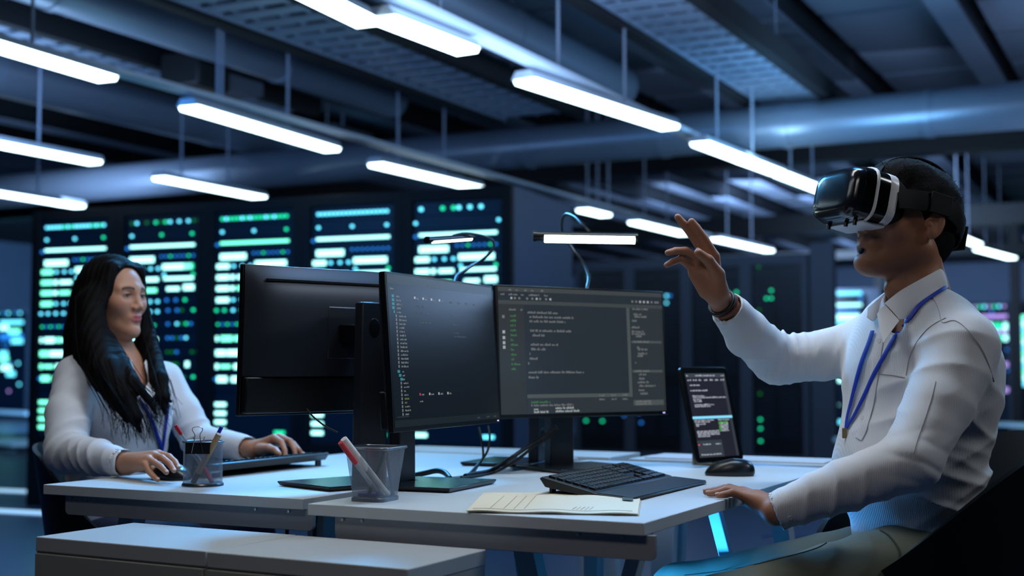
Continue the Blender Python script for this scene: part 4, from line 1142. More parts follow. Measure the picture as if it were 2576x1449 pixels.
mb = MB(); mb.tube([Vector(p) for p in sqring(.0505, .1065)], .0032, m_rim, 8, closed=True); mb.build('rim', parent=t, smooth=60)
c0 = lambda x, y, z=.01: sc_ + rotz(sa) @ Vector((x, y, z))
pen('white marker leaning left, its round end above the square cup', 'marker', 'marker', c0(.024, .008), P(864, 1104, 2.60), [(0, 1, m_wht, 1, 'barrel')], .0072)
pen('clear pen with a red cap beside the white marker', 'ballpoint_pen', 'pen', c0(.018, -.012), P(856, 1113, 2.57), [(0, .1, m_bluep, .8, 'tip'), (.1, .62, m_clear, 1, 'barrel'), (.62, 1, m_red, 1.1, 'cap')], .0048)
pen('clear pen leaning under the white marker, low in the square cup', 'ballpoint_pen', 'pen', c0(.03, -.016), c0(-.036, -.02, .085), [(0, .8, m_clear, 1, 'barrel'), (.8, 1, m_clear, 1.1, 'cap')], .0040)
pen('dark green pen leaning right inside the square cup', 'ballpoint_pen', 'pen', c0(-.005, -.02), c0(.022, .0, .098), [(0, 1, m_grn, 1, 'barrel')], .0042)
pen('dark blue pen leaning left inside the square cup', 'ballpoint_pen', 'pen', c0(.03, .02), c0(.014, .022, .098), [(0, 1, mat('pen_navy', (24, 26, 66), .4), 1, 'barrel')], .0042)
mb = MB(); mb.b2((-.02, -.004, 0), (.022, .004, .006), m_bluep); o = mb.build('eraser', bev=.001); o.location = c0(-.006, -.022, .0095); o.rotation_euler = (0, 0, sa)
tag(o, 'small blue stub lying at the bottom of the square cup', 'eraser')

# ---- envelope
m_env = mat('manila_paper', (222, 210, 184), 0.65, vary=(3, .03))
c00 = Z(1173, 1287, DZ + .003); c10 = Z(1604, 1293, DZ + .004); c01 = Z(1217, 1240, DZ + .004); c11 = P(1612, 1235, c01.y - .01)
rows = []
nx, ny = 28, 16
for j in range(ny + 1):
    v = j / ny; row = []
    for i in range(nx + 1):
        u = i / nx
        p = (c00 * (1 - u) + c10 * u) * (1 - v) + (c01 * (1 - u) + c11 * u) * v
        z = DZ + .0035 + .010 * math.exp(-((u - .72) / .16) ** 2) * v ** 1.6 + .004 * math.exp(-((u - .45) / .1) ** 2) * v + .0012 * math.sin(u * 16) * (1 - v)
        p = Vector((p.x, p.y, z ))
        row.append(p)
    rows.append(row)
base = rows[0][0].copy()
t = thing('envelope', 'pale manila envelope with a small window, lying at the front of the right desk', 'envelope', (base.x, base.y, DZ), 0)
off = Vector((base.x, base.y, DZ))
mb = MB(); mb.grid([[p - off for p in r_] for r_ in rows], m_env, thick=-.0014); mb.build('paper', parent=t, smooth=60)
mb = MB(); mb.grid([[p - off + Vector((.002, .003, -.0022)) for p in r_] for r_ in rows], m_env, thick=-.001); mb.build('flap', parent=t, smooth=60)
def env(u, v): 
    i = min(int(u * nx), nx - 1); j = min(int(v * ny), ny - 1); fu = u * nx - i; fv = v * ny - j
    return (rows[j][i] * (1 - fu) + rows[j][i + 1] * fu) * (1 - fv) + (rows[j + 1][i] * (1 - fu) + rows[j + 1][i + 1] * fu) * fv - off + Vector((0, 0, .0022))
mb = MB(); mb.grid([[env(.895 + .065 * i / 4, .52 + .30 * j / 4) + Vector((0, 0, .0014)) for i in range(5)] for j in range(5)], mat('env_window', (96, 116, 118), .25)); mb.build('window', parent=t)
m_ink = mat('ink_line', (158, 148, 126), .7)
def eline(pts): 
    mb = MB(); q = [env(*p) for p in pts]
    mb.tube(q, .0004, m_ink, 4); return mb
for i, u in enumerate((.13, .21, .27, .33)):
    eline([(u - .005 * k + .05 * (k / 6), .12 + .11 * k) for k in range(7)]).build('printed_line', parent=t)
for u in (.615, .64, .665, .69, .715): eline([(u + .01 * k, .12 + .06 * k) for k in range(3)]).build('printed_line', parent=t)
eline([(.03 + .94 * k / 24, .075) for k in range(25)]).build('printed_line', parent=t)
# ------------------------------------------------------------------ smooth implicit modelling for bodies and clothes
f32 = np.float32
def V3(v): return np.array(v, dtype=f32)
def n_rc(a, b, ra, rb):
    a = V3(a); b = V3(b); ba = b - a; l2 = float(ba @ ba) + 1e-12; ln = math.sqrt(l2)
    def f(p):
        h = np.clip(((p - a) @ ba) / l2, 0, 1)
        q = p - a - h[..., None] * ba
        return np.sqrt((q * q).sum(-1)) - (ra + (rb - ra) * h)
    return f
def n_el(c, r, R=None):
    c = V3(c); r = V3(r); Rm = None if R is None else np.array(R, dtype=f32)
    mr = float(r.min())
    def f(p):
        q = p - c
        if Rm is not None: q = q @ Rm          # world -> local (columns of R are local axes)
        k0 = np.sqrt(((q / r) ** 2).sum(-1)); k1 = np.sqrt(((q / (r * r)) ** 2).sum(-1)) + 1e-9
        return np.where(k0 < .05, -mr, k0 * (k0 - 1) / k1)
    return f
def n_bx(c, h, rad, R=None):
    c = V3(c); h = V3(h); Rm = None if R is None else np.array(R, dtype=f32)
    def f(p):
        q = p - c
        if Rm is not None: q = q @ Rm
        q = np.abs(q) - (h - rad)
        return np.sqrt((np.maximum(q, 0) ** 2).sum(-1)) + np.minimum(q.max(-1), 0) - rad
    return f
def n_flat(a, b, ra, rb, nrm, k):
    """tapered limb flattened by factor k along nrm"""
    nrm = V3(nrm) / np.linalg.norm(nrm); a = V3(a); b = V3(b); ba = b - a; l2 = float(ba @ ba) + 1e-12
    def f(p):
        h = np.clip(((p - a) @ ba) / l2, 0, 1); q = p - a - h[..., None] * ba
        t = q @ nrm; q = q + (t * (1 / k - 1))[..., None] * nrm
        return (np.sqrt((q * q).sum(-1)) - (ra + (rb - ra) * h)) * (0.5 + 0.5 * k)
    return f
def n_pl(pt, nrm):
    pt = V3(pt); nrm = V3(nrm); nrm = nrm / np.linalg.norm(nrm)
    return lambda p: (p - pt) @ nrm
def smin(a, b, k):
    if k <= 0: return np.minimum(a, b)
    h = np.maximum(k - np.abs(a - b), 0) / k
    return np.minimum(a, b) - h * h * k * .25
def n_grp(items):
    def f(p):
        d = None
        for op, g, k in items:
            v = g(p)
            if op == 'u': d = v if d is None else smin(d, v, k)
            elif op == 's': d = -smin(-d, v, k)
            elif op == 'i': d = np.maximum(d, v)
        return d
    return f
def n_tf(g, M):
    """place a local-space field: M is a 4x4 rigid matrix"""
    Mi = M.inverted(); R = np.array([[Mi[i][j] for j in range(3)] for i in range(3)], dtype=f32); t = V3([Mi[i][3] for i in range(3)])
    s = 1.0 / (abs(Mi.to_3x3().determinant()) ** (1 / 3))
    return lambda p: g(p @ R.T + t) * s
def U(g, k=.0): return ('u', g, k)
def S(g, k=.0): return ('s', g, k)
def I(g): return ('i', g, 0)
def Dp(g, amp): return ('d', g, amp)       # add a displacement
def sdf_mesh(items, lo, hi, h, smooth=2):
    B = 8; S_ = B * h
    lo = V3(lo); hi = V3(hi); nb = np.ceil((hi - lo) / S_).astype(int)
    gi = np.stack(np.meshgrid(*[np.arange(n) for n in nb], indexing='ij'), -1).reshape(-1, 3)
    cen = lo + (gi + .5) * S_
    R = S_ * .8661
    amp = sum(k for op, g, k in items if op == 'd'); MG = .014 + min(amp * 1.3, .035)
    def ev(p, cen_idx=None, cd=None):
        d = np.full(p.shape[:-1], 1e2, dtype=f32)
        for q, (op, g, k) in enumerate(items):
            if cd is None:
                v = g(p)
                if op == 'u': d = smin(d, v, k)
                elif op == 's': d = -smin(-d, v, k)
                elif op == 'i': d = np.maximum(d, v)
            else:
                c = cd[q]
                if op == 'u':
                    m = c < R * 1.7 + k + MG
                    if m.any(): d[m] = smin(d[m], g(p[m]), k)
                elif op == 's':
                    m = c < R * 1.7 + k + MG
                    if m.any(): d[m] = -smin(-d[m], g(p[m]), k)
                elif op == 'i':
                    m = c > -R * 1.7 - MG
                    if m.any(): d[m] = np.maximum(d[m], g(p[m]))
                elif op == 'd':
                    m = np.abs(d).min(-1) < .10
                    if m.any(): d[m] = d[m] + g(p[m])
        return d
    dc = np.full(len(cen), 1e2, dtype=f32); cd = []
    for op, g, k in items:
        if op == 'd': cd.append(None); continue
        v = g(cen).astype(f32); cd.append(v)
        if op == 'u': dc = smin(dc, v, k)
        elif op == 's': dc = -smin(-dc, v, k)
        elif op == 'i': dc = np.maximum(dc, v)
    keep = np.abs(dc) < R * 1.6 + MG
    gi = gi[keep]; cen = cen[keep]; cd = [None if c is None else c[keep] for c in cd]
    lc = np.stack(np.meshgrid(*[np.arange(B + 1)] * 3, indexing='ij'), -1).reshape(-1, 3)
    nB = len(gi); D = np.empty((nB, (B + 1) ** 3), dtype=f32); CH = 600
    for s in range(0, nB, CH):
        e = min(s + CH, nB)
        p = (lo + ((gi[s:e, None, :] * B + lc[None]) * h)).astype(f32)
        D[s:e] = ev(p, None, [None if c is None else c[s:e] for c in cd])
    D = D.reshape(nB, B + 1, B + 1, B + 1)
    dim = nb * B
    c8 = [D[:, i:B + i, j:B + j, k:B + k] for i in (0, 1) for j in (0, 1) for k in (0, 1)]
    neg = sum((c < 0).astype(np.int8) for c in c8); act = (neg > 0) & (neg < 8)
    bi, x, y, z = np.nonzero(act)
    cell = gi[bi] * B + np.stack([x, y, z], -1)
    cv = np.stack([c[bi, x, y, z] for c in c8], -1)
    offs = np.array([(i, j, k) for i in (0, 1) for j in (0, 1) for k in (0, 1)], dtype=f32)
    acc = np.zeros((len(bi), 3), dtype=f32); cnt = np.zeros(len(bi), dtype=f32)
    for a in range(8):
        for b in range(a + 1, 8):
            if abs(offs[a] - offs[b]).sum() != 1: continue
            va, vb = cv[:, a], cv[:, b]; m = (va < 0) != (vb < 0)
            t = va[m] / (va[m] - vb[m])
            acc[m] += offs[a] + t[:, None] * (offs[b] - offs[a]); cnt[m] += 1
    vert = lo + (cell + acc / np.maximum(cnt, 1)[:, None]) * h
    key = (cell[:, 0].astype(np.int64) * (dim[1] + 2) + cell[:, 1]) * (dim[2] + 2) + cell[:, 2]
    od = np.argsort(key); ks = key[od]; vert = vert[od]
    def look(c):
        kk = (c[:, 0].astype(np.int64) * (dim[1] + 2) + c[:, 1]) * (dim[2] + 2) + c[:, 2]
        i = np.searchsorted(ks, kk); i = np.minimum(i, len(ks) - 1)
        return np.where(ks[i] == kk, i, -1)
    quads = []
    for ax in range(3):
        d0 = D[:, :B, :B, :B]
        sl = [slice(0, B)] * 3; sl[ax] = slice(1, B + 1); d1 = D[(slice(None),) + tuple(sl)]
        m = (d0 < 0) != (d1 < 0)
        bi, x, y, z = np.nonzero(m)
        if not len(bi): continue
        c = gi[bi] * B + np.stack([x, y, z], -1); s0 = d0[bi, x, y, z] < 0
        u = [0, 0, 0]; w = [0, 0, 0]; u[(ax + 1) % 3] = 1; w[(ax + 2) % 3] = 1; u = np.array(u); w = np.array(w)
        q = np.stack([look(c), look(c - u), look(c - u - w), look(c - w)], -1)
        ok = (q >= 0).all(-1); q = q[ok]; s0 = s0[ok]
        q[~s0] = q[~s0][:, ::-1]
        quads.append(q)
    Q = np.concatenate(quads)
    # light smoothing
    for _ in range(smooth):
        ac = np.zeros_like(vert); cn = np.zeros(len(vert), dtype=f32)
        for i in range(4):
            np.add.at(ac, Q[:, i], vert[Q[:, (i + 1) % 4]] + vert[Q[:, i - 1]]); np.add.at(cn, Q[:, i], 2)
        vert = vert * .45 + .55 * ac / np.maximum(cn, 1)[:, None]
    return vert, Q
def mesh_obj(name, vert, Q, m, parent=None, color=None):
    me = bpy.data.meshes.new(name)
    me.vertices.add(len(vert)); me.vertices.foreach_set('co', vert.astype(f32).ravel())
    me.loops.add(len(Q) * 4); me.loops.foreach_set('vertex_index', Q.astype(np.int32).ravel())
    me.polygons.add(len(Q)); me.polygons.foreach_set('loop_start', np.arange(0, len(Q) * 4, 4, dtype=np.int32))
    me.update(calc_edges=True); me.validate()
    me.shade_smooth()
    me.materials.append(m)
    if color is not None:
        ca = me.color_attributes.new(name='Col', type='FLOAT_COLOR', domain='POINT')
        ca.data.foreach_set('color', np.concatenate([color, np.ones((len(color), 1))], 1).astype(f32).ravel())
    o = bpy.data.objects.new(name, me); COL.objects.link(o)
    if parent is not None: o.parent = parent
    return o
def nz(p, s, seed=0, oct_=3):
    """cheap smooth noise in about -1..1"""
    rg_ = np.random.RandomState(seed); out = 0; am = 1; tot = 0
    p = p * np.array(s, dtype=f32)
    for o in range(oct_):
        for _ in range(3):
            k = rg_.normal(size=3).astype(f32) * (1.9 ** o); out = out + am * np.sin(p @ k + rg_.uniform(0, 6.28)); tot += am * .75
        am *= .55
    return (out / tot).astype(f32)
def nv(*a): return Vector(a)
def lerp(a, b, t): return Vector(a) * (1 - t) + Vector(b) * t
def aff(F, UPv=(0, 0, 1)):
    """frame: x = F (forward), z ~ up, y = left"""
    x = Vector(F).normalized(); z = Vector(UPv); y = z.cross(x).normalized(); z = x.cross(y).normalized()
    return Matrix(((x.x, y.x, z.x), (x.y, y.y, z.y), (x.z, y.z, z.z)))
def M4(R, t): 
    m = R.to_4x4(); m.translation = Vector(t); return m
def chain(pts, rs, k=.004):
    """union of round cones through joints"""
    return n_grp([U(n_rc(pts[i], pts[i + 1], rs[i], rs[i + 1]), k) for i in range(len(pts) - 1)])
def fold(ax_a, ax_b, wl, amp, seed, phase=0.0, sharp=1.6, tilt=(0, 0, 0), mask=None):
    """cross folds along the axis a-b"""
    a = V3(ax_a); d = V3(Vector(ax_b) - Vector(ax_a)); L_ = float(np.linalg.norm(d)); d = d / L_; tl = V3(tilt)
    def f(p):
        s = (p - a) @ (d + tl) + .024 * nz(p, (8, 8, 8), seed, 2)
        w = 1.6 * (1 - np.abs(np.sin(s * 3.1416 / wl + phase))) ** sharp - .35
        mk = 1.0
        if mask is not None:
            c, r = mask; q = p - V3(c); mk = np.exp(-(q * q).sum(-1) / (r * r))
        return (-amp * w * mk * (0.35 + .65 * nz(p, (11, 11, 11), seed + 5, 1))).astype(f32)
    return f
# ---- head fields, local frame: x forward, y left, z up, origin between the ears
def head_items(s=1.0, female=False, mouth=0.0):
    e = n_el; it = []
    it += [U(e((-.012, 0, .034), (.098, .0755, .086)), 0),
           U(e((.028, 0, -.012), (.066, .062, .088)), .03),
           U(n_rc((-.010, .050, -.052), (.066, .013, -.098), .022, .017), .028), U(n_rc((-.010, -.050, -.052), (.066, -.013, -.098), .022, .017), .028),
           U(n_rc((.0, 0, -.055), (.055, 0, -.088), .040, .026), .03),
           U(e((.077, 0, -.101), (.017, .019, .015)), .018),
           U(e((.058, .040, -.018), (.024, .022, .022)), .03), U(e((.058, -.040, -.018), (.024, .022, .022)), .03)]
    if female:
        it[2] = U(n_rc((-.008, .045, -.048), (.064, .011, -.097), .020, .015), .028); it[3] = U(n_rc((-.008, -.045, -.048), (.064, -.011, -.097), .020, .015), .028)
    b = .0 if female else .004
    it += [U(n_rc((.083 + b, .006, .026), (.070 + b, .046, .026), .011, .009), .016), U(n_rc((.083 + b, -.006, .026), (.070 + b, -.046, .026), .011, .009), .016)]
    it += [S(e((.102, .0325, .006), (.022, .0185, .0125)), .014), S(e((.102, -.0325, .006), (.022, .0185, .0125)), .014)]
    it += [U(e((.0735, .0315, .005), (.0165, .0165, .0125)), .004), U(e((.0735, -.0315, .005), (.0165, .0165, .0125)), .004)]
    # nose
    it += [U(n_rc((.087, 0, .018), (.102 if female else .104, 0, -.020), .0072, .0085 if female else .0095), .012), U(e((.1055 if female else .109, 0, -.028), (.0115, .0095 if female else .011, .009)), .008),
           U(e((.098, .0125, -.032), (.010, .0078, .0075)), .006), U(e((.098, -.0125, -.032), (.010, .0078, .0075)), .006),
           S(e((.101, .0065, -.0395), (.0055, .0036, .004)), .002), S(e((.101, -.0065, -.0395), (.0055, .0036, .004)), .002)]
    # muzzle and lips
    lf = 1.0 if female else 1.15
    if not female: it += [U(e((.080, 0, -.100), (.020, .020, .016)), .018)]
    it += [U(e((.0745 if female else .0815, 0, -.060), (.020, .028, .022)), .016),
           U(n_grp([U(n_rc((.0965, 0, -.0565), (.0975, .008, -.0550), .0045 * lf, .0046 * lf), .003), U(n_rc((.0975, .008, -.0550), (.087, .0235, -.0605), .0046 * lf, .002), .003),
                    U(n_rc((.0965, 0, -.0565), (.0975, -.008, -.0550), .0045 * lf, .0046 * lf), .003), U(n_rc((.0975, -.008, -.0550), (.087, -.0235, -.0605), .0046 * lf, .002), .003)]), .0035),
           U(n_grp([U(n_rc((.0945, 0, -.0680), (.0915, .012, -.0665), .0058 * lf, .0048 * lf), .003), U(n_rc((.0915, .012, -.0665), (.086, .0225, -.0620), .0048 * lf, .002), .003),
                    U(n_rc((.0945, 0, -.0680), (.0915, -.012, -.0665), .0058 * lf, .0048 * lf), .003), U(n_rc((.0915, -.012, -.0665), (.086, -.0225, -.0620), .0048 * lf, .002), .003)]), .0035),
           S(n_rc((.106, 0, -.0618), (.094, .0215, -.0620), .0016, .0012), .0015), S(n_rc((.106, 0, -.0618), (.094, -.0215, -.0620), .0016, .0012), .0015),
           S(e((.099, 0, -.080), (.010, .016, .005)), .008)]
    # ears
    for sgn in (1, -1):
        R = Euler((0.0, math.radians(-10), sgn * math.radians(-22))).to_matrix()
        it += [U(n_grp([U(e((-.012, sgn * .080, -.004), (.0175, .0065, .031), R), 0), U(e((-.006, sgn * .078, -.026), (.010, .006, .011), R), .006),
                        S(e((-.008, sgn * .087, .002), (.0105, .0065, .0195), R), .003), U(n_rc((-.012, sgn * .079, .010), (-.008, sgn * .080, -.012), .003, .004), .003),
                        U(e((.004, sgn * .079, -.006), (.004, .004, .006)), .003)]), .004)]
    return it
# ------------------------------------------------------------------ the two people
m_skin = mat('skin', (160, 110, 86), 0.52, attr='Col', sss=0.12, bump=('noise', 220, 0.12, 0.002))
m_shirt = mat('shirt_striped', (214, 214, 218), 0.78, bump=('wave', 95, 0.22, 0.0015), sheen=.2)
m_shirt2 = mat('shirt_plain', (212, 214, 222), 0.75, bump=('noise', 160, 0.15, 0.001), sheen=.2)
m_trou = mat('trousers_olive', (92, 96, 84), 0.8, bump=('noise', 140, 0.2, 0.001))
m_jean = mat('trousers_navy', (44, 52, 78), 0.8)
m_hair = mat('hair_black', (11, 9, 9), 0.75, spec=.15, bump=('noise', 420, 0.8, 0.003))
m_shoe = mat('shoe_dark', (24, 24, 26), 0.5)
m_lany = mat('lanyard_blue', (18, 52, 170), 0.55)
m_btn = mat('shirt_button', (205, 205, 205), 0.25)
def J(*a): return [P(*q) for q in a]
def limb(pts, rs, k=.004): return n_grp([U(n_rc(pts[i], pts[i + 1], rs[i], rs[i + 1]), k) for i in range(len(pts) - 1)])

def skin_color(v, Hm, s, base, female):
    """per-point skin tones in the head frame: lips, brows, beard shadow, finger tips stay base"""
    Hi = np.array(Hm.inverted(), dtype=f32); q = (v @ Hi[:3, :3].T + Hi[:3, 3]) / 1.0
    c = np.tile(V3(lin(base)), (len(v), 1))
    c *= (1 + .06 * nz(v, (26, 26, 26), 4, 2))[:, None]
    x, y, z = q[:, 0], q[:, 1], q[:, 2]
    def blend(w, rgb):
        w = np.clip(w, 0, 1)[:, None]; c[:] = c * (1 - w) + V3(lin(rgb)) * w
    near = (np.sqrt((q * q).sum(-1)) < .2)
    g = lambda cx, cy, cz, rx, ry, rz: np.exp(-(((x - cx) / rx) ** 2 + ((np.abs(y) - cy) / ry) ** 2 + ((z - cz) / rz) ** 2)) * near
    if female:
        blend(1.25 * g(.094, 0, -.0565, .012, .017, .0045) + 1.25 * g(.092, 0, -.0665, .012, .016, .0055), (190, 70, 92))
        blend(.25 * g(.07, .045, -.02, .03, .018, .02), (200, 110, 100))
        brow = np.exp(-((z - (.0285 - 14 * (np.abs(y) - .030) ** 2)) / .0042) ** 2) * ((np.abs(y) > .013) & (np.abs(y) < .050) & (x > .05))
        blend(1.0 * brow * near, (20, 13, 10))
        blend(.95 * np.exp(-((z - .0095) / .0025) ** 2) * np.exp(-((np.abs(y) - .0315) / .016) ** 2) * (x > .06) * near, (40, 26, 22))
        blend(.55 * g(.085, .0315, .004, .02, .019, .010), (92, 56, 46))
    else:
        blend(.8 * g(.094, 0, -.0565, .012, .018, .0045) + .8 * g(.092, 0, -.0665, .012, .017, .0055), (150, 92, 84))
        bs = np.clip((-.030 - z) / .02, 0, 1) * np.clip((z + .125) / .02, 0, 1) * np.clip((x + .01) / .02, 0, 1) * near
        blend(.34 * bs, (70, 52, 46)); blend(.45 * g(.10, 0, -.0475, .012, .020, .005), (60, 46, 42))
        blend(.55 * np.clip((z - .02) / .02, 0, 1) * near * (x < .03), (24, 18, 16))
    blend(.5 * g(-.008, .086, .0, .012, .01, .016), tuple(int(b * .82) for b in base))
    return np.clip(c, 0, 1)

def add_items(lst, items, M, s):
    Ms = M @ Matrix.Scale(s, 4)
    for op, g, k in items: lst.append((op, n_tf(g, Ms), k * s))
    return Ms

def ribbon(pts, nrm, w, m_, name, parent, th=.0012):
    mb = MB(); mb.tube(pts, w / 2, m_, 8, flat=th / w * 2, up=nrm); return mb.build(name, parent=parent, smooth=60)
def bvh_of(o):
    return BVHTree.FromPolygons([v.co[:] for v in o.data.vertices], [tuple(p.vertices) for p in o.data.polygons])
def hit(bvh, px, py, off=.002):
    r = ray(px, py).normalized(); h = bvh.ray_cast(Vector((0, 0, CAM_H)), r)
    if h[0] is None: return None, None
    n = h[1]; n = n if n.dot(r) < 0 else -n
    return h[0] + n * off, n
def hits(bvh, pxs, off=.002, n_=6, sm=2):
    q = catmull([Vector((a, b, 0)) for a, b in pxs], n_); P_, N_ = [], []
    for p in q:
        h, n = hit(bvh, p.x, p.y, off)
        if h is not None: P_.append(h); N_.append(n)
    for _ in range(sm):
        P_ = [P_[0]] + [(P_[i - 1] + P_[i] * 2 + P_[i + 1]) / 4 for i in range(1, len(P_) - 1)] + [P_[-1]]
        N_ = [N_[0]] + [(N_[i - 1] + N_[i] + N_[i + 1]).normalized() for i in range(1, len(N_) - 1)] + [N_[-1]]
    return P_, N_

# =============================================================== man
MF = Vector((-math.cos(math.radians(28)), -math.sin(math.radians(28)), 0))
RT = aff(MF)
hd = Vector((-math.cos(math.radians(20)), -math.sin(math.radians(20)), 0))
hF = (hd * math.cos(math.radians(12)) + Vector((0, 0, 1)) * math.sin(math.radians(12)))
hy = Vector((0, 0, 1)).cross(hd).normalized(); hz = hF.cross(hy).normalized()
HR = Matrix(((hF.x, hy.x, hz.x), (hF.y, hy.y, hz.y), (hF.z, hy.z, hz.z)))
HC = P(2280, 565, 2.85)
MH = M4(HR, HC); HS = 1.07
SHL, ELL, WRL = J((2425, 872, 2.70), (2288, 1160, 2.61), (1950, 1288, 2.66))      # near (left) arm
SHR, ELR, WRR = J((2180, 868, 2.98), (1955, 905, 3.03), (1812, 758, 2.88))        # far (right) arm
NB = P(2318, 775, 2.85); CH = P(2316, 965, 2.85); BE = P(2284, 1180, 2.84); HP = P(2335, 1372, 2.85)
KNL, KNR = P(1812, 1545, 2.62), P(1712, 1502, 2.92)
HIL, HIR = P(2335, 1415, 2.77), P(2290, 1405, 2.95)
ANL, ANR = Vector((KNL.x - .02, KNL.y + .02, .10)), Vector((KNR.x - .02, KNR.y + .02, .10))
# --- hands
def raised_hand():
    D = 2.86
    it = []
    W_ = P(1812, 758, 2.88)
    px = lambda x, y, d=0.0: P(x, y, D + d)
    mcp = [px(1797, 645, -.004), px(1775, 640, .0), px(1754, 650, .004), px(1741, 672, .004)]
    palm = [U(n_rc(W_, px(1797, 700, .0), .0225, .020), 0)]
    for m_, r in zip(mcp, (.0125, .0125, .0118, .0112)): palm.append(U(n_rc(px(1802, 745, .0), m_, .019, r), .010))
    palm.append(U(n_rc(px(1800, 735, -.006), px(1765, 690, -.006), .019, .013), .012))
    palm.append(U(n_rc(px(1772, 735, -.003), px(1745, 690, 0), .013, .011), .012))
    th = [px(1812, 735, -.010), px(1806, 690, -.026), px(1782, 655, -.036), px(1757, 636, -.040)]
    it.append(U(n_grp(palm), .006))
    it.append(U(limb(th[:2], [.019, .0145]), .010)); it.append(U(limb(th[1:], [.0150, .0118, .0098]), .006))
    F_ = [([mcp[0], px(1771, 600, -.008), px(1752, 573, -.012), px(1740, 557, -.014)], (.0118, .0100, .0092, .0078)),
          ([mcp[1], px(1742, 593, -.002), px(1719, 563, -.004), px(1705, 546, -.006)], (.0118, .0098, .0090, .0078)),
          ([mcp[2], px(1725, 631, -.016), px(1700, 631, -.026), px(1680, 636, -.034)], (.0112, .0092, .0083, .0072)),
          ([mcp[3], px(1712, 652, -.014), px(1692, 659, -.024), px(1677, 667, -.030)], (.0104, .0084, .0076, .0067))]
    for pts, rs in F_: it.append(U(limb(pts, rs, .002), .0028))
    return it, F_, th
def desk_hand():
    px = P; it = []
    W_ = P(1950, 1288, 2.66)
    mcp = [px(1872, 1240, 2.765), px(1868, 1239, 2.742), px(1868, 1243, 2.718), px(1876, 1251, 2.694)]
    palm = [U(n_rc(W_, px(1905, 1256, 2.70), .025, .020), 0)]
    for m_, r in zip(mcp, (.013, .0135, .0128, .0118)): palm.append(U(n_rc(px(1935, 1276, 2.68), m_, .020, r), .010))
    it.append(U(n_grp(palm), .006))
    z = DZ
    def flat(a, tip, h0, rs):
        pip = lerp(a, tip, .48); pip.z = z + h0; dip = lerp(a, tip, .76); dip.z = z + rs[2] + .002; tip = Vector((tip.x, tip.y, z + rs[3] + .0008))
        return [a, pip, dip, tip], rs
    t_ = lambda x, y, zz=DZ + .006: Z(x, y, zz)
    F_ = [flat(mcp[0], t_(1795, 1236), .015, (.0112, .0092, .0082, .0070)), flat(mcp[1], t_(1776, 1240), .016, (.0114, .0094, .0084, .0072)),
          flat(mcp[2], t_(1784, 1244), .016, (.0110, .0090, .0080, .0069)), flat(mcp[3], t_(1807, 1248), .0135, (.0102, .0082, .0074, .0064))]
    th = [px(1925, 1272, 2.72), px(1895, 1266, 2.79), px(1868, 1258, 2.815), px(1846, 1252, 2.825)]
    for pts, rs in F_: it.append(U(limb(pts, rs, .002), .0028))
    it.append(U(limb(th, [.018, .0145, .0112, .009]), .008))
    return it, F_, th
rh_items, rhF, rhT = raised_hand(); dh_items, dhF, dhT = desk_hand()
def nails(parent, F_, th, upf, m_):
    for pts, rs in F_ + ([(th, [.018, .014, .011, .009])] if th else []):
        tip, dp = Vector(pts[-1]), Vector(pts[-2]); d = (tip - dp).normalized(); up_ = Vector(upf); u = (up_ - d * up_.dot(d)).normalized(); r = rs[-1]
        w = d.cross(u)
        R = Matrix(((d.x, w.x, u.x), (d.y, w.y, u.y), (d.z, w.z, u.z)))
        mb = MB(); mb.ellip(tip + u * r * .72 + d * r * .15, (r * .85, r * .68, r * .32), m_, 14, 8, R); mb.build('fingernail', parent=parent, smooth=80)
m_nail = mat('fingernail', (206, 160, 142), .3)
bi = []
# torso, neck, limbs under the clothes
bi += [U(n_el(CH, (.105, .155, .19), RT), 0), U(n_el(BE, (.12, .14, .15), RT), .05), U(n_el(HP, (.12, .155, .11), RT), .05)]
bi += [U(n_rc(P(2300, 645, 2.85), P(2312, 745, 2.85), .056, .059), .02), U(n_rc(P(2312, 745, 2.85), P(2330, 830, 2.85), .060, .085), .03)]
bi += [U(n_rc(SHL, ELL, .052, .040), .03), U(n_rc(ELL, WRL, .042, .028), .012), U(n_rc(SHR, ELR, .048, .038), .03), U(n_rc(ELR, WRR, .040, .0265), .012)]
bi += [U(n_rc(HIL, KNL, .082, .055), .03), U(n_rc(HIR, KNR, .082, .055), .03), U(n_rc(KNL, ANL, .052, .036), .02), U(n_rc(KNR, ANR, .052, .036), .02)]
for an in (ANL, ANR): bi.append(U(n_rc(an + Vector((0, 0, -.045)), an + MF * .16 + Vector((0, 0, -.065)), .035, .028), .02))
add_items(bi, head_items(), MH, HS)
bi += [U(n_rc(P(2236, 728, 2.83), P(2246, 720, 2.84), .009, .011), .03)]
bi += rh_items + dh_items
lo = (0.25, 2.35, 0.0); hi_ = (1.35, 3.3, 1.55)
v, Q = sdf_mesh(bi, lo, hi_, .0028)
man = mesh_obj('person', v, Q, m_skin, None, skin_color(v, MH @ Matrix.Scale(HS, 4), HS, (162, 110, 84), False))
tag(man, 'seated man in a striped white shirt and headset, one hand raised, one on the desk', 'person')
nails(man, dhF[1:], None, (0, 0, 1), m_nail)
nails(man, [], rhT, (0.2, 0.4, 1), m_nail)
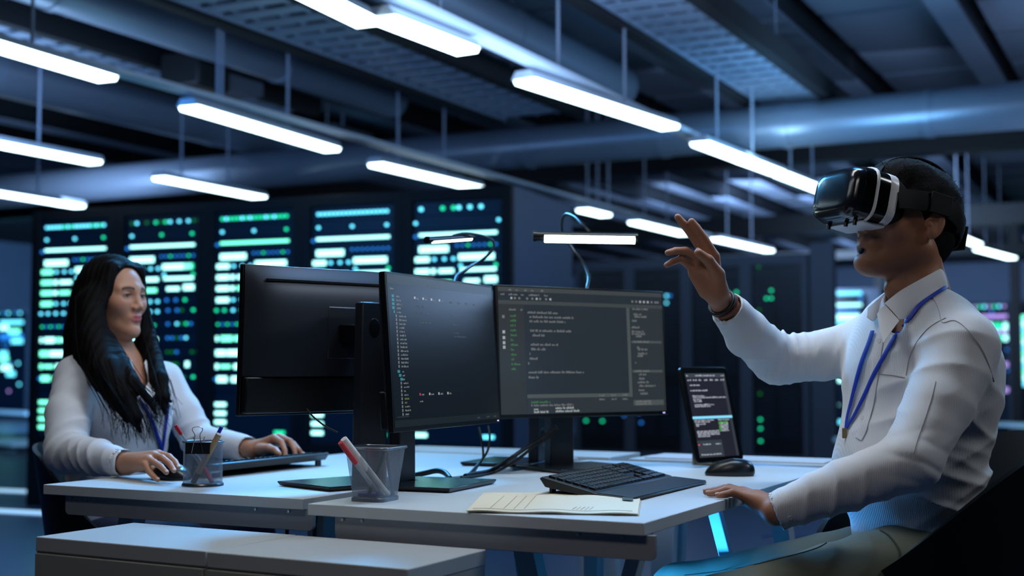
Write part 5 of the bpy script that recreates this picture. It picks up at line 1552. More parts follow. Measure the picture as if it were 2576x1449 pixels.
# --- shirt
sh = []
sh += [U(n_el(CH, (.146, .190, .215), RT), 0), U(n_el(BE, (.156, .165, .150), RT), .06), U(n_el(HP + Vector((-.012, 0, .02)), (.132, .165, .10), RT), .05)]
sh += [U(n_rc(P(2318, 792, 2.85), SHL + Vector((-.012, 0, .004)), .060, .062), .045), U(n_rc(P(2305, 797, 2.86), SHR + Vector((.01, 0, .004)), .055, .052), .045)]
sh += [U(n_rc(P(2372, 840, 2.86), P(2395, 930, 2.84), .075, .095), .04)]
UML = lerp(SHL, ELL, .5) + Vector((.004, 0, 0)); FML = lerp(ELL, WRL, .45)
sh += [U(n_rc(SHL, UML, .070, .066), .025), U(n_rc(UML, ELL, .066, .060), .01), U(n_rc(ELL, FML, .058, .051), .02), U(n_rc(FML, lerp(ELL, WRL, .80), .051, .044), .01)]
UMR = lerp(SHR, ELR, .5) + Vector((0, 0, -.008)); FMR = lerp(ELR, WRR, .5) + Vector((-.004, 0, -.006))
sh += [U(n_rc(SHR, UMR, .060, .055), .03), U(n_rc(UMR, ELR, .054, .054), .01), U(n_rc(ELR, FMR, .054, .052), .02), U(n_rc(FMR, lerp(ELR, WRR, .76), .050, .043), .01)]
# cuffs
cL0, cL1 = lerp(ELL, WRL, .80), lerp(ELL, WRL, 1.0); cR0, cR1 = lerp(ELR, WRR, .70), lerp(ELR, WRR, .885)
sh += [U(n_rc(cL0, cL1, .0405, .0405), .004), U(n_rc(cR0, cR1, .040, .039), .004)]
sh += [I(n_pl(cL1 + (cL1 - cL0).normalized() * .004, (cL1 - cL0)) if False else (lambda p, a=n_pl(cL1, (cL1 - cL0)), b=n_rc(cL1, cL1 + (cL1 - cL0) * 2, .09, .09): np.where(b(p) < 0, a(p), -1).astype(f32))),
       I(lambda p, a=n_pl(cR1, (cR1 - cR0)), b=n_rc(cR1, cR1 + (cR1 - cR0) * 2, .09, .09): np.where(b(p) < 0, a(p), -1).astype(f32))]
sh += [S(n_rc(lerp(cL0, cL1, .72), cL1 + (cL1 - cL0), .0365, .0365), .001), S(n_rc(lerp(cR0, cR1, .72), cR1 + (cR1 - cR0), .0355, .0355), .001)]
# neck opening and hem
sh += [S(n_rc(P(2310, 700, 2.85), P(2288, 812, 2.80), .066, .052), .008), S(n_rc(P(2262, 800, 2.78), P(2232, 838, 2.73), .030, .010), .012)]
sh += [I(n_pl(P(2300, 1383, 2.72), Vector((0.10, 0, -1))))]
sh += [Dp(fold(SHL, ELL, .062, .0085, 11, tilt=(.5, 0, 0), mask=(UML, .17)), .006), Dp(fold(SHL, ELL, .036, .010, 12, mask=(ELL, .085), tilt=(.3, .2, 0)), .006), Dp(fold(ELL, WRL, .045, .008, 13, mask=(lerp(ELL, WRL, .6), .10), tilt=(0, 0, .5)), .005),
       Dp(fold(SHR, ELR, .05, .007, 14, mask=(UMR, .12), tilt=(0, 0, .8)), .005), Dp(fold(SHR, ELR, .030, .009, 15, mask=(ELR + Vector((.01, 0, .03)), .075), tilt=(-.3, 0, 0)), .005), Dp(fold(ELR, WRR, .055, .006, 16, mask=(FMR, .10), tilt=(.5, 0, 0)), .004),
       Dp(fold(CH, HP, .085, .010, 17, mask=(P(2430, 1180, 2.8), .16), tilt=(.45, 0, 0)), .007), Dp(fold(CH, HP, .06, .008, 18, mask=(P(2380, 1290, 2.75), .12), tilt=(-.3, 0, 0)), .006),
       Dp(lambda p: .0030 * nz(p, (13, 13, 7), 21, 3), .003), Dp(lambda p: .0022 * nz(p, (30, 30, 16), 22, 2), .002)]
v, Q = sdf_mesh(sh, (0.3, 2.35, 0.5), (1.35, 3.3, 1.25), .0035, 2)
shirt = mesh_obj('shirt', v, Q, m_shirt, man); shirt['label'] = 'white finely striped shirt with long sleeves'
bs = bvh_of(shirt)
# collar wings, placket, pocket, seams, buttons
m_col = mat('collar_white', (214, 216, 222), .7)
def patch(top, bot, name, parent, m_, bulge=.0, nn=10, th=.0022):
    T_ = catmull(top, nn); B_ = catmull(bot, nn); n_ = min(len(T_), len(B_))
    rows = [[T_[i] * (1 - k / 4) + B_[i] * (k / 4) + Vector((0, -1, 0)) * bulge * math.sin(math.pi * k / 4) for i in range(n_)] for k in range(5)]
    mb = MB(); mb.grid(rows, m_, thick=th); return mb.build(name, parent=parent, smooth=60)
patch([P(2226, 764, 2.768), P(2262, 735, 2.762), P(2300, 712, 2.765), P(2340, 690, 2.785), P(2367, 676, 2.815), P(2368, 680, 2.87)],
      [P(2262, 804, 2.735), P(2280, 800, 2.735), P(2308, 778, 2.742), P(2345, 748, 2.765), P(2382, 724, 2.800), P(2378, 728, 2.875)], 'collar', man, m_col, .004)
patch([P(2226, 738, 2.86), P(2212, 750, 2.85), P(2198, 762, 2.84), P(2182, 776, 2.83)],
      [P(2230, 770, 2.84), P(2214, 790, 2.815), P(2198, 806, 2.79), P(2181, 796, 2.80)], 'collar', man, m_col, .002)
patch([P(2368, 680, 2.87), P(2340, 690, 2.905), P(2300, 706, 2.915), P(2262, 722, 2.905), P(2230, 738, 2.88)],
      [P(2378, 728, 2.88), P(2345, 745, 2.93), P(2300, 760, 2.93), P(2262, 765, 2.91), P(2232, 770, 2.88)], 'collar_stand', man, m_col, 0, 10)
patch([P(2228, 768, 2.762), P(2216, 776, 2.760), P(2206, 790, 2.757)], [P(2262, 806, 2.728), P(2244, 830, 2.712), P(2222, 862, 2.690)], 'placket', man, m_col, 0)
def seam(pxs, w, name, m_, par, off=.0012, th=.001, bv=None):
    p_, n_ = hits(bv or bs, pxs, off)
    if len(p_) > 2: return ribbon(p_, n_, w, m_, name, par, th)
seam([(2214, 850), (2206, 900), (2198, 960), (2186, 1030), (2172, 1080), (2160, 1104)], .024, 'placket', m_shirt, man, .0015, .002)
m_thread = mat('seam_thread', (178, 175, 175), .8)
seam([(2345, 745), (2362, 780), (2370, 812), (2400, 806), (2430, 826), (2462, 866), (2482, 905), (2500, 960)], .0016, 'seam', m_thread, man, .0008)
seam([(2380, 800), (2340, 822), (2308, 858), (2288, 900), (2280, 945)], .0016, 'seam', m_thread, man, .0008)
seam([(2198, 939), (2240, 943), (2276, 950)], .0022, 'pocket_edge', m_thread, man, .0010)
seam([(2354, 960), (2344, 1000), (2328, 1050), (2310, 1100), (2298, 1140)], .0014, 'seam', m_thread, man, .0008)
for bx_, by_ in ((2214, 858), (2196, 955), (2172, 1052)):
    h, n = hit(bs, bx_, by_, .003)
    if h is not None:
        mb = MB(); mb.cyl(h - n * .002, h + n * .001, .0052, m_btn, 16); mb.build('button', parent=man, smooth=40)
h, n = hit(bs, 1822, 812, .002)
if h is not None: mb = MB(); mb.cyl(h - n * .002, h + n * .001, .0050, m_btn, 16); mb.build('button', parent=man, smooth=40)
h, n = hit(bs, 1988, 1302, .002)
if h is not None: mb = MB(); mb.cyl(h - n * .002, h + n * .001, .0045, m_btn, 16); mb.build('button', parent=man, smooth=40)
# lanyard
l1, n1 = hits(bs, [(2382, 724), (2350, 745), (2318, 768), (2290, 800), (2262, 834), (2240, 872), (2222, 905), (2200, 945), (2180, 990), (2156, 1040), (2134, 1078)], .0045)
ribbon(l1, n1, .0105, m_lany, 'lanyard', man, .0014)
l2, n2 = hits(bs, [(2199, 834), (2188, 868), (2172, 910), (2158, 960), (2146, 1010), (2136, 1050), (2133, 1078)], .005)
ribbon(l2, n2, .0125, m_lany, 'lanyard', man, .0014)
h, n = hit(bs, 2131, 1092, .006)
if h is not None: mb = MB(); mb.box(h, (.010, .004, .022), mat('brass_clip', (150, 124, 84), .4, .6)); mb.build('lanyard_clip', parent=man, bev=.001)
# --- trousers
tr = [U(n_el(HP + Vector((0, 0, -.045)), (.150, .180, .105), RT), 0)]
tr += [U(n_rc(HIL, KNL, .098, .072), .04), U(n_rc(HIR, KNR, .094, .070), .03), U(n_rc(KNL, ANL, .070, .062), .03), U(n_rc(KNR, ANR, .070, .062), .03)]
tr += [I(n_pl(ANL + Vector((0, 0, -.03)), (0, 0, -1)))]
tr += [Dp(fold(HIL, KNL, .07, .006, 31, mask=(lerp(HIL, KNL, .25), .16), tilt=(0, 0, 1.0)), .006), Dp(fold(HIR, KNR, .06, .005, 32, mask=(lerp(HIR, KNR, .2), .14), tilt=(0, 0, .8)), .005), Dp(lambda p: .0035 * nz(p, (10, 12, 12), 33, 3), .004)]
v, Q = sdf_mesh(tr, (0.2, 2.35, 0.02), (1.35, 3.3, .8), .005, 1)
tro = mesh_obj('trousers', v, Q, m_trou, man); tro['label'] = 'olive grey cotton trousers'
bt = bvh_of(tro)
m_oth = mat('trouser_seam', (56, 60, 52), .8)
seam([(2215, 1335), (2238, 1350), (2262, 1385), (2262, 1415), (2250, 1446)], .004, 'pocket_edge', m_oth, man, .0015, .0015, bt)
seam([(1720, 1449), (1800, 1440), (1900, 1421), (2040, 1385), (2080, 1366)], .0015, 'seam', m_oth, man, .001, .001, bt)
for an in (ANL, ANR):
    it = [U(n_rc(an + Vector((.03, .02, -.055)), an + MF * .19 + Vector((0, 0, -.062)), .044, .038), .01), I(n_pl((0, 0, .004), (0, 0, -1)))]
    v, Q = sdf_mesh(it, an - Vector((.3, .25, .2)), an + Vector((.2, .2, .1)), .006, 1); mesh_obj('shoe', v, Q, m_shoe, man)
# --- hair
hr = []
def hair_man():
    it = [U(n_el((-.013, 0, .038), (.104, .0805, .0945)), 0), U(n_el((-.050, 0, -.020), (.055, .062, .060)), .02), U(n_el((.035, 0, .094), (.050, .058, .030)), .03)]
    it += [I(lambda p: np.where(p[..., 2] > -.004, p[..., 0] - .80 * p[..., 2] - (.026), p[..., 0] + .026).astype(f32) * .75), I(n_pl((0, 0, -.082), (.25, 0, -1)))]
    it += [S(n_el((-.012, .080, -.012), (.021, .03, .030)), .004), S(n_el((-.012, -.080, -.012), (.021, .03, .030)), .004)]
    return n_grp(it)
hm = n_tf(hair_man(), MH @ Matrix.Scale(HS, 4))
v, Q = sdf_mesh([U(hm), Dp(lambda p: .0022 * nz(p, (70, 70, 60), 41, 4), .003)], HC - Vector((.2, .2, .2)), HC + Vector((.2, .2, .2)), .0024, 0)
hair = mesh_obj('hair', v, Q, m_hair, man); hair['label'] = 'short black hair'
bh = bvh_of(hair)
# short tufts that break the outline of the hair
rgh = random.Random(5); mb = MB(); Hm4 = MH @ Matrix.Scale(HS, 4)
n_t = 0
while n_t < 1500:
    d = Vector((rgh.gauss(0, 1), rgh.gauss(0, 1), abs(rgh.gauss(.5, .9)))).normalized()
    o_ = Hm4 @ (Vector((-.02, 0, .03)) + d * .3); c_ = Hm4 @ Vector((-.02, 0, .03))
    h_ = bh.ray_cast(o_, (c_ - o_).normalized())
    if h_[0] is None: continue
    lp = Hm4.inverted() @ h_[0]
    if lp.x - .8 * lp.z > .018: continue
    nn = h_[1]; fw = HR @ Vector((1, 0, .3)); tt = (nn * .8 + fw * rgh.uniform(0, .9) + Vector((rgh.gauss(0, .3), rgh.gauss(0, .3), rgh.gauss(0, .3)))).normalized()
    L_ = rgh.uniform(.005, .010); w_ = nn.cross(tt); w_ = (w_.normalized() if w_.length > 1e-5 else Vector((1, 0, 0))) * .0007
    a_ = h_[0] - nn * .002
    mb.add([a_ - w_, a_ + w_, a_ + tt * L_], [(0, 1, 2)], m_hair); n_t += 1
mb.build('hair_tufts', parent=man)['kind'] = 'stuff'
# soul patch under the lip
mb = MB(); mb.ellip((0, 0, 0), (.0028, .008, .0065), m_hair, 12, 8); o = mb.build('soul_patch', parent=man, smooth=80)
o.matrix_basis = Hm4 @ Matrix.Translation((.0955, 0, -.0785))
# bracelets
def ring(name, c, ax, r, tr_, m_, par, k=1.0, seg=40):
    ax = Vector(ax).normalized(); u = ax.orthogonal().normalized(); w = ax.cross(u)
    mb = MB(); mb.tube([Vector(c) + (u * math.cos(2 * math.pi * i / seg) + w * math.sin(2 * math.pi * i / seg)) * r for i in range(seg)], tr_, m_, 8, closed=True); return mb.build(name, parent=par, smooth=70)
ax = (WRR - ELR)
bl = tag(bpy.data.objects.new('bracelet', None), 'black watch-like band around the raised wrist', 'bracelet'); bl.empty_display_size = .02
COL.objects.link(bl); bl.location = lerp(ELR, WRR, .975)
Mloc = lambda p: Vector(p) - bl.location
r1 = ring('band', Vector((0, 0, 0)), ax, .0300, .0042, mat('band_black', (14, 13, 14), .45), bl)
r2_ = tag(bpy.data.objects.new('bracelet', None), 'thin braided red-brown bracelet under the black wrist band', 'bracelet'); r2_.empty_display_size = .02; COL.objects.link(r2_); r2_.location = lerp(ELR, WRR, .935)
ring('braid', Vector((0, 0, 0)), ax + Vector((0, 0, .03)), .0305, .0035, mat('braid_red', (112, 48, 32), .7, bump=('wave', 400, .6, .002)), r2_)

# =============================================================== headset
m_gl = mat('visor_gloss', (8, 9, 11), .14); m_vw = mat('headset_white', (222, 220, 222), .3); m_vb = mat('headset_black', (9, 9, 10), .25); m_rub = mat('headset_rubber', (9, 9, 10), .7, spec=.25)
m_vis = mat('visor_smoke', (16, 20, 26), .16)
vr = thing('vr_headset', 'black and white virtual reality headset strapped over the eyes of the man', 'headset', HC, 0)
VM = (HR.to_4x4() @ Matrix.Scale(HS, 4))
def sq(x, hy_, hz_, zc, n_=48, p_=4.2):
    out = []
    for j in range(n_):
        a = 2 * math.pi * (j + .5) / n_; y, z = math.cos(a), math.sin(a); k = (abs(y) ** p_ + abs(z) ** p_) ** (-1 / p_); out.append(VM @ Vector((x, y * k * hy_, zc + z * k * hz_)))
    return out
def shell(secs, name, m_, caps=(True, True), smooth=50, par=vr):
    rings_ = [sq(*s_) for s_ in secs]; n_ = len(rings_[0]); vs = [p for r_ in rings_ for p in r_]
    fs = [(i * n_ + j, i * n_ + (j + 1) % n_, (i + 1) * n_ + (j + 1) % n_, (i + 1) * n_ + j) for i in range(len(secs) - 1) for j in range(n_)]
    if caps[0]: fs.append(tuple(range(n_))[::-1])
    if caps[1]: fs.append(tuple((len(secs) - 1) * n_ + j for j in range(n_)))
    mb = MB(); mb.add(vs, fs, m_); return mb.build(name, parent=par, smooth=smooth)
zc = .021
shell([(.060, .070, .044, .020), (.078, .079, .050, zc), (.090, .081, .052, zc)], 'face_padding', m_rub)
shell([(.086, .080, .0515, zc), (.088, .083, .0545, zc), (.106, .084, .055, zc), (.108, .082, .053, zc)], 'white_frame', m_vw)
shell([(.104, .080, .052, zc), (.106, .083, .0545, zc), (.132, .084, .0555, zc), (.136, .084, .0560, zc)], 'side_panel', m_gl)
shell([(.134, .0850, .0572, zc), (.1355, .0862, .0585, zc), (.1385, .0862, .0585, zc), (.140, .0850, .0572, zc)], 'white_trim', m_vw)
shell([(.138, .083, .0560, zc), (.152, .082, .055, zc), (.162, .080, .053, zc)], 'front_body', m_gl)
shell([(.158, .080, .053, zc), (.166, .079, .052, zc), (.177, .074, .048, zc), (.183, .064, .040, zc), (.185, .050, .030, zc)], 'visor', m_vis)
shell([(.092, .060, .003, -.034), (.098, .062, .004, -.0345), (.140, .060, .004, -.0345), (.146, .050, .003, -.034)], 'lower_tray', m_vw)
for yy in (-.045, .045, .015):
    mb = MB(); mb.cyl(VM @ Vector((.150, yy, -.030)), VM @ Vector((.150, yy, -.043)), .0045, m_vb, 14); mb.build('knob', parent=vr, smooth=40)
# straps
def strap(pts, w, name, upv=None):
    P_ = [VM @ Vector(p) for p in catmull(pts, 8)]
    c_ = VM @ Vector((-.01, 0, .03)); N_ = [(p - c_).normalized() for p in P_]
    return ribbon(P_, N_, w, m_rub, name, vr, .003)
for s in (1, -1):
    strap([(.088, s * .083, .022), (.05, s * .0835, .030), (.0, s * .0885, .034), (-.05, s * .082, .028), (-.095, s * .055, .012), (-.120, s * .02, -.002), (-.1215, 0, -.003)], .046, 'side_strap')
    mb = MB(); mb.box((0, 0, 0), (.05 * HS, .004, .042 * HS), m_rub); o = mb.build('strap_plate', parent=vr, bev=.0015); o.matrix_basis = VM @ Matrix.Translation((-.008, s * .0915, .034)) @ Matrix.Scale(1 / HS, 4)
strap([(.095, 0, .076), (.075, 0, .112), (.04, 0, .1300), (-.01, 0, .1380), (-.06, 0, .126), (-.10, 0, .085), (-.121, 0, .03), (-.1215, 0, -.003)], .036, 'top_strap')
mb = MB(); mb.box((0, 0, 0), (.006, .06, .05), m_rub); o = mb.build('rear_buckle', parent=vr, bev=.002); o.matrix_basis = VM @ Matrix.Translation((-.126, 0, .0))

# =============================================================== chairs
m_shell = mat('chair_shell', (8, 9, 11), .5, spec=.35)
def tub_chair(label, loc, rz, lean=.16):
    t = thing('office_chair', label, 'chair', loc, rz, 'black shell chairs')   # faces local +x
    zs = .47; rows = []
    A_ = [math.radians(a) for a in np.linspace(-158, 158, 61)]
    for k in range(15):
        t_ = k / 14; row = []
        for a in A_:
            b = abs(a) / math.radians(158)
            sx = .225 - .02 * b; sy = .225
            rim = float(np.interp(-math.cos(a) * sx, [-.2, -.1, -.02, .077, .156, .205], [.385, .355, .285, .19, .11, .02]))
            if t_ < .35:
                q = t_ / .35; r = .25 + .75 * math.sin(q * math.pi / 2); z = -.055 + .055 * q ** 3
            else:
                q = (t_ - .35) / .65; r = 1.0; z = rim * q
            ln = (lean * (z if z > 0 else 0) / .37) * (1 - b) ** .7
            row.append(Vector((-math.cos(a) * (sx * r + ln * 1.0) , math.sin(a) * (sy * r + ln * .25), zs + z)))
        rows.append(row)
    mb = MB(); mb.grid(rows, m_shell, thick=.014); mb.build('shell', parent=t, smooth=60)
    mb = MB(); mb.lathe([(0, zs + .0), (.19, zs + .0), (.215, zs - .015), (.20, zs - .045), (0, zs - .05)], m_shell, 36); mb.build('seat_pad', parent=t, smooth=50)
    mb = MB(); mb.cyl((0, 0, .10), (0, 0, zs - .05), .03, m_black, 20); mb.build('gas_column', parent=t, smooth=40)
    for k in range(5):
        a = 2 * math.pi * k / 5 + .3; d = Vector((math.cos(a), math.sin(a), 0))
        mb = MB(); mb.tube([Vector((0, 0, .10)), d * .16 + Vector((0, 0, .095)), d * .29 + Vector((0, 0, .07))], [.024, .02, .015], m_black, 10); lg = mb.build('leg', parent=t, smooth=50)
        mb = MB(); w_ = Vector((-d.y, d.x, 0)); mb.cyl(d * .29 + w_ * .02 + Vector((0, 0, .032)), d * .29 - w_ * .02 + Vector((0, 0, .032)), .03, m_black, 20); mb.build('caster', parent=lg, smooth=40)
    return t
chM = tub_chair('black shell chair the man sits on, its high back at the right edge', (HP.x - .035, HP.y - .01, 0), math.radians(180 + 10), .15)
# =============================================================== woman
WF = Vector((math.cos(math.radians(-41)), math.sin(math.radians(-41)), 0))      # torso faces right and towards the camera
WT = aff(WF)
whd = Vector((math.cos(math.radians(-28)), math.sin(math.radians(-28)), 0))
wF = (whd * math.cos(math.radians(1)) + Vector((0, 0, 1)) * math.sin(math.radians(1)))
wy = Vector((0, 0, 1)).cross(whd).normalized(); wz = wF.cross(wy).normalized()
WR = Matrix(((wF.x, wy.x, wz.x), (wF.y, wy.y, wz.y), (wF.z, wy.z, wz.z)))
WC = P(286, 752, 3.64); WS = .92; WM = M4(WR, WC); WMs = WM @ Matrix.Scale(WS, 4)
wNB = P(302, 915, 3.65); wCH = P(296, 1035, 3.64); wBE = P(290, 1185, 3.66); wHP = P(270, 1330, 3.70)
wSR, wER, wWR = J((192, 948, 3.52), (166, 1140, 3.38), (322, 1166, 3.20))
wSL, wEL, wWL = J((412, 958, 3.80), (500, 1105, 3.77), (640, 1131, 3.60))
wHR = wHP + WT @ Vector((0, -.085, -.03)); wHL = wHP + WT @ Vector((0, .085, -.03))
wKR = Vector(wHR) + WF * .42 + Vector((.0, .12, .0)); wKL = Vector(wHL) + WF * .40 + Vector((.05, .16, 0)); wKR.z = wKL.z = .53
wAR = Vector((wKR.x - .02, wKR.y, .10)); wAL = Vector((wKL.x - .02, wKL.y, .10))
def mouse_hand():
    it = []; q = P
    mcp = [q(398, 1143, 3.15), q(384, 1146, 3.13), q(373, 1156, 3.11), q(368, 1171, 3.09)]
    palm = []
    for m_, r in zip(mcp, (.0118, .0118, .0112, .0105)): palm.append(U(n_rc(wWR, m_, .0225, r), .010))
    it.append(U(n_grp(palm), .006))
    F_ = [([mcp[0], q(425, 1149, 3.13), q(440, 1162, 3.11), q(449, 1176, 3.09)], (.0105, .0084, .0076, .0064)),
          ([mcp[1], q(408, 1152, 3.10), q(427, 1167, 3.07), q(438, 1184, 3.05)], (.0105, .0084, .0076, .0064)),
          ([mcp[2], q(388, 1163, 3.08), q(405, 1174, 3.05), q(419, 1189, 3.03)], (.0100, .0080, .0072, .0062)),
          ([mcp[3], q(376, 1187, 3.07), q(386, 1198, 3.05), q(397, 1207, 3.035)], (.0092, .0074, .0066, .0058))]
    for p_, r in F_: it.append(U(limb(p_, r, .002), .0026))
    th = [q(345, 1170, 3.20), q(378, 1180, 3.20), q(405, 1188, 3.19), q(425, 1195, 3.18)]
    it.append(U(limb(th, [.016, .012, .0098, .0080]), .006)); return it, F_
def key_hand():
    it = []; q = P
    mcp = [q(690, 1102, 3.56), q(702, 1100, 3.60), q(712, 1103, 3.63), q(718, 1109, 3.66)]
    palm = []
    for m_, r in zip(mcp, (.0115, .0115, .011, .0102)): palm.append(U(n_rc(wWL, m_, .0215, r), .010))
    it.append(U(n_grp(palm), .006))
    F_ = [([mcp[0], q(708, 1112, 3.52), q(716, 1132, 3.50), q(719, 1150, 3.49)], (.0104, .0084, .0074, .0062)),
          ([mcp[1], q(730, 1110, 3.56), q(740, 1130, 3.54), q(744, 1147, 3.53)], (.0104, .0084, .0074, .0062)),
          ([mcp[2], q(738, 1116, 3.60), q(752, 1132, 3.58), q(758, 1145, 3.58)], (.0098, .0078, .0070, .0060)),
          ([mcp[3], q(738, 1122, 3.64), q(752, 1133, 3.63), q(761, 1141, 3.63)], (.0090, .0072, .0064, .0056))]
    for p_, r in F_: it.append(U(limb(p_, r, .002), .0026))
    th = [q(655, 1130, 3.57), q(676, 1128, 3.51), q(692, 1133, 3.47), q(702, 1142, 3.45)]
    it.append(U(limb(th, [.016, .012, .0098, .0080]), .006)); return it, F_
mh, mhF = mouse_hand(); kh, khF = key_hand()
bi = [U(n_el(wCH, (.095, .135, .17), WT), 0), U(n_el(wBE, (.09, .12, .13), WT), .05), U(n_el(wHP, (.11, .155, .10), WT), .05)]
bi += [U(n_rc(WM @ Vector((-.015, 0, -.05)), wNB, .046, .047), .02), U(n_rc(wNB, wNB + Vector((.0, 0, -.07)), .048, .075), .03)]
bi += [U(n_rc(wSR, wER, .042, .034), .03), U(n_rc(wER, wWR, .036, .0235), .012), U(n_rc(wSL, wEL, .042, .034), .03), U(n_rc(wEL, wWL, .034, .0230), .012)]
bi += [U(n_rc(wHR, wKR, .078, .05), .03), U(n_rc(wHL, wKL, .078, .05), .03), U(n_rc(wKR, wAR, .048, .034), .02), U(n_rc(wKL, wAL, .048, .034), .02)]
for an in (wAR, wAL): bi.append(U(n_rc(an + Vector((0, 0, -.045)), an + WF * .13 + Vector((0, 0, -.068)), .032, .025), .02))
hi_items = head_items(female=True)
add_items(bi, hi_items, WM, WS)
for sgn in (1, -1): bi.append(S(n_tf(n_el((.0925, sgn * .0315, .0035), (.010, .0128, .0046)), WMs), .001))
bi += mh + kh
v, Q = sdf_mesh(bi, (-1.6, 2.9, 0.0), (-.45, 4.35, 1.4), .0027)
wom = mesh_obj('person', v, Q, m_skin, None, skin_color(v, WMs, WS, (184, 132, 106), True))
tag(wom, 'woman with long black hair in a white shirt, hands on mouse and keyboard', 'person')
nails(wom, mhF, None, (0, -.3, 1), mat('fingernail_pale', (226, 190, 178), .3)); nails(wom, khF, None, (.3, -.3, 1), MATS['fingernail_pale'])
m_eye = mat('eye_white', (150, 142, 138), .15); m_iris = mat('eye_iris', (38, 22, 16), .1)
for sgn in (1, -1):
    mb = MB(); mb.ellip((0, 0, 0), (.0118, .0118, .0118), m_eye, 24, 16); mb.ellip((.0052, -.0006, .0002), (.0072, .0072, .0072), m_iris, 20, 14)
    o = mb.build('eyeball', parent=wom, smooth=80); o.matrix_basis = WMs @ Matrix.Translation((.0755, sgn * .0315, .0040))
    for k in range(11):
        t_ = (k - 5) / 5; mb = None
# eyelashes as one fringe per eye
for sgn in (1, -1):
    mb = MB(); c_ = []
    for k in range(13):
        t_ = (k - 6) / 6; y = sgn * .0315 + t_ * .0125; z = .0035 + .0046 * math.sqrt(max(0, 1 - t_ * t_)) ; x = .0895 - .006 * t_ * t_
        a_ = WMs @ Vector((x, y, z)); b_ = WMs @ Vector((x + .006, y + t_ * .002, z + .0035)); w_ = WMs.to_3x3() @ Vector((0, .0012, 0))
        mb.add([a_ - w_, a_ + w_, b_], [(0, 1, 2)], m_hair)
    mb.build('eyelashes', parent=wom)
# shirt
WS_UR = lerp(wSR, wER, .5) + Vector((-.008, 0, 0)); WS_FR = lerp(wER, wWR, .5) + Vector((0, 0, .004)); WS_UL = lerp(wSL, wEL, .5)
sh = [U(n_el(wCH, (.118, .150, .185), WT), 0), U(n_el(wCH + WF * .055 + WT @ Vector((0, .055, -.02)), (.062, .062, .065)), .05), U(n_el(wCH + WF * .055 + WT @ Vector((0, -.055, -.02)), (.062, .062, .065)), .05),
      U(n_el(wBE, (.112, .140, .150), WT), .06), U(n_el(wHP + Vector((0, 0, .03)), (.130, .165, .095), WT), .05)]
sh += [U(n_rc(wNB + Vector((0, 0, -.03)), wSR + Vector((.015, 0, .002)), .048, .048), .045), U(n_rc(wNB + Vector((0, 0, -.03)), wSL + Vector((-.012, 0, .002)), .045, .045), .045)]
sh += [U(n_rc(wSR, WS_UR, .056, .056), .025), U(n_rc(WS_UR, wER, .056, .052), .012), U(n_rc(wER, WS_FR, .052, .046), .015), U(n_rc(WS_FR, lerp(wER, wWR, .78), .046, .038), .01)]
sh += [U(n_rc(wSL, WS_UL, .054, .050), .025), U(n_rc(WS_UL, wEL, .050, .047), .012), U(n_rc(wEL, lerp(wEL, wWL, .78), .046, .037), .012)]
wc0, wc1 = lerp(wER, wWR, .76), lerp(wER, wWR, .97); wd0, wd1 = lerp(wEL, wWL, .76), lerp(wEL, wWL, .98)
sh += [U(n_rc(wc0, wc1, .0365, .0345), .004), U(n_rc(wd0, wd1, .0350, .0325), .004)]
for a_, b_ in ((wc0, wc1), (wd0, wd1)):
    sh += [I(lambda p, a=n_pl(b_, (b_ - a_)), b=n_rc(b_, b_ + (b_ - a_) * 2, .08, .08): np.where(b(p) < 0, a(p), -1).astype(f32)),
           S(n_rc(lerp(a_, b_, .75), b_ + (b_ - a_), .0312, .0312), .001)]
sh += [S(n_rc(WM @ Vector((0, 0, -.06)), wNB + WF * .02 + Vector((0, 0, -.02)), .056, .046), .01), S(n_rc(wNB + WF * .03, wNB + WF * .115 + Vector((0, 0, -.085)), .052, .018), .008)]
sh += [Dp(fold(wSR, wER, .05, .009, 51, tilt=(.7, 0, 0), mask=(WS_UR, .14)), .006), Dp(fold(wSR, wER, .032, .010, 52, mask=(wER, .08), tilt=(.2, 0, .3)), .006), Dp(fold(wER, wWR, .045, .008, 53, mask=(WS_FR, .09), tilt=(0, 0, .6)), .005),
       Dp(fold(wSL, wEL, .04, .007, 54, mask=(wEL, .09)), .005), Dp(fold(wEL, wWL, .04, .006, 55, mask=(lerp(wEL, wWL, .5), .08), tilt=(0, 0, .5)), .004), Dp(fold(wCH, wBE, .055, .008, 56, mask=(wBE, .14), tilt=(.8, 0, 0)), .005),
       Dp(lambda p: .0028 * nz(p, (14, 14, 8), 61, 3), .003), Dp(lambda p: .0018 * nz(p, (32, 32, 18), 62, 2), .002)]
v, Q = sdf_mesh(sh, (-1.6, 2.9, .45), (-.45, 4.35, 1.25), .0042, 1)
ws = mesh_obj('shirt', v, Q, m_shirt2, wom); ws['label'] = 'plain white long-sleeved shirt'
wb_ = bvh_of(ws)
seam([(352, 985), (368, 1010), (384, 1045), (398, 1085), (408, 1120)], .020, 'placket', m_shirt2, wom, .0012, .002, wb_)
l1, n1 = hits(wb_, [(338, 985), (352, 1010), (368, 1035), (382, 1062), (394, 1095), (405, 1130)], .0045)
if len(l1) > 2: ribbon(l1, n1, .0105, m_lany, 'lanyard', wom, .0014)
l2, n2 = hits(wb_, [(420, 1020), (417, 1050), (413, 1080), (409, 1110), (406, 1132)], .0045)
if len(l2) > 2: ribbon(l2, n2, .0105, m_lany, 'lanyard', wom, .0014)
for bx_, by_ in ((362, 1002), (385, 1052), (398, 1098)):
    h, n = hit(wb_, bx_, by_, .004)
    if h is not None: mb = MB(); mb.cyl(h - n * .002, h + n * .001, .0050, m_btn, 16); mb.build('button', parent=wom, smooth=40)
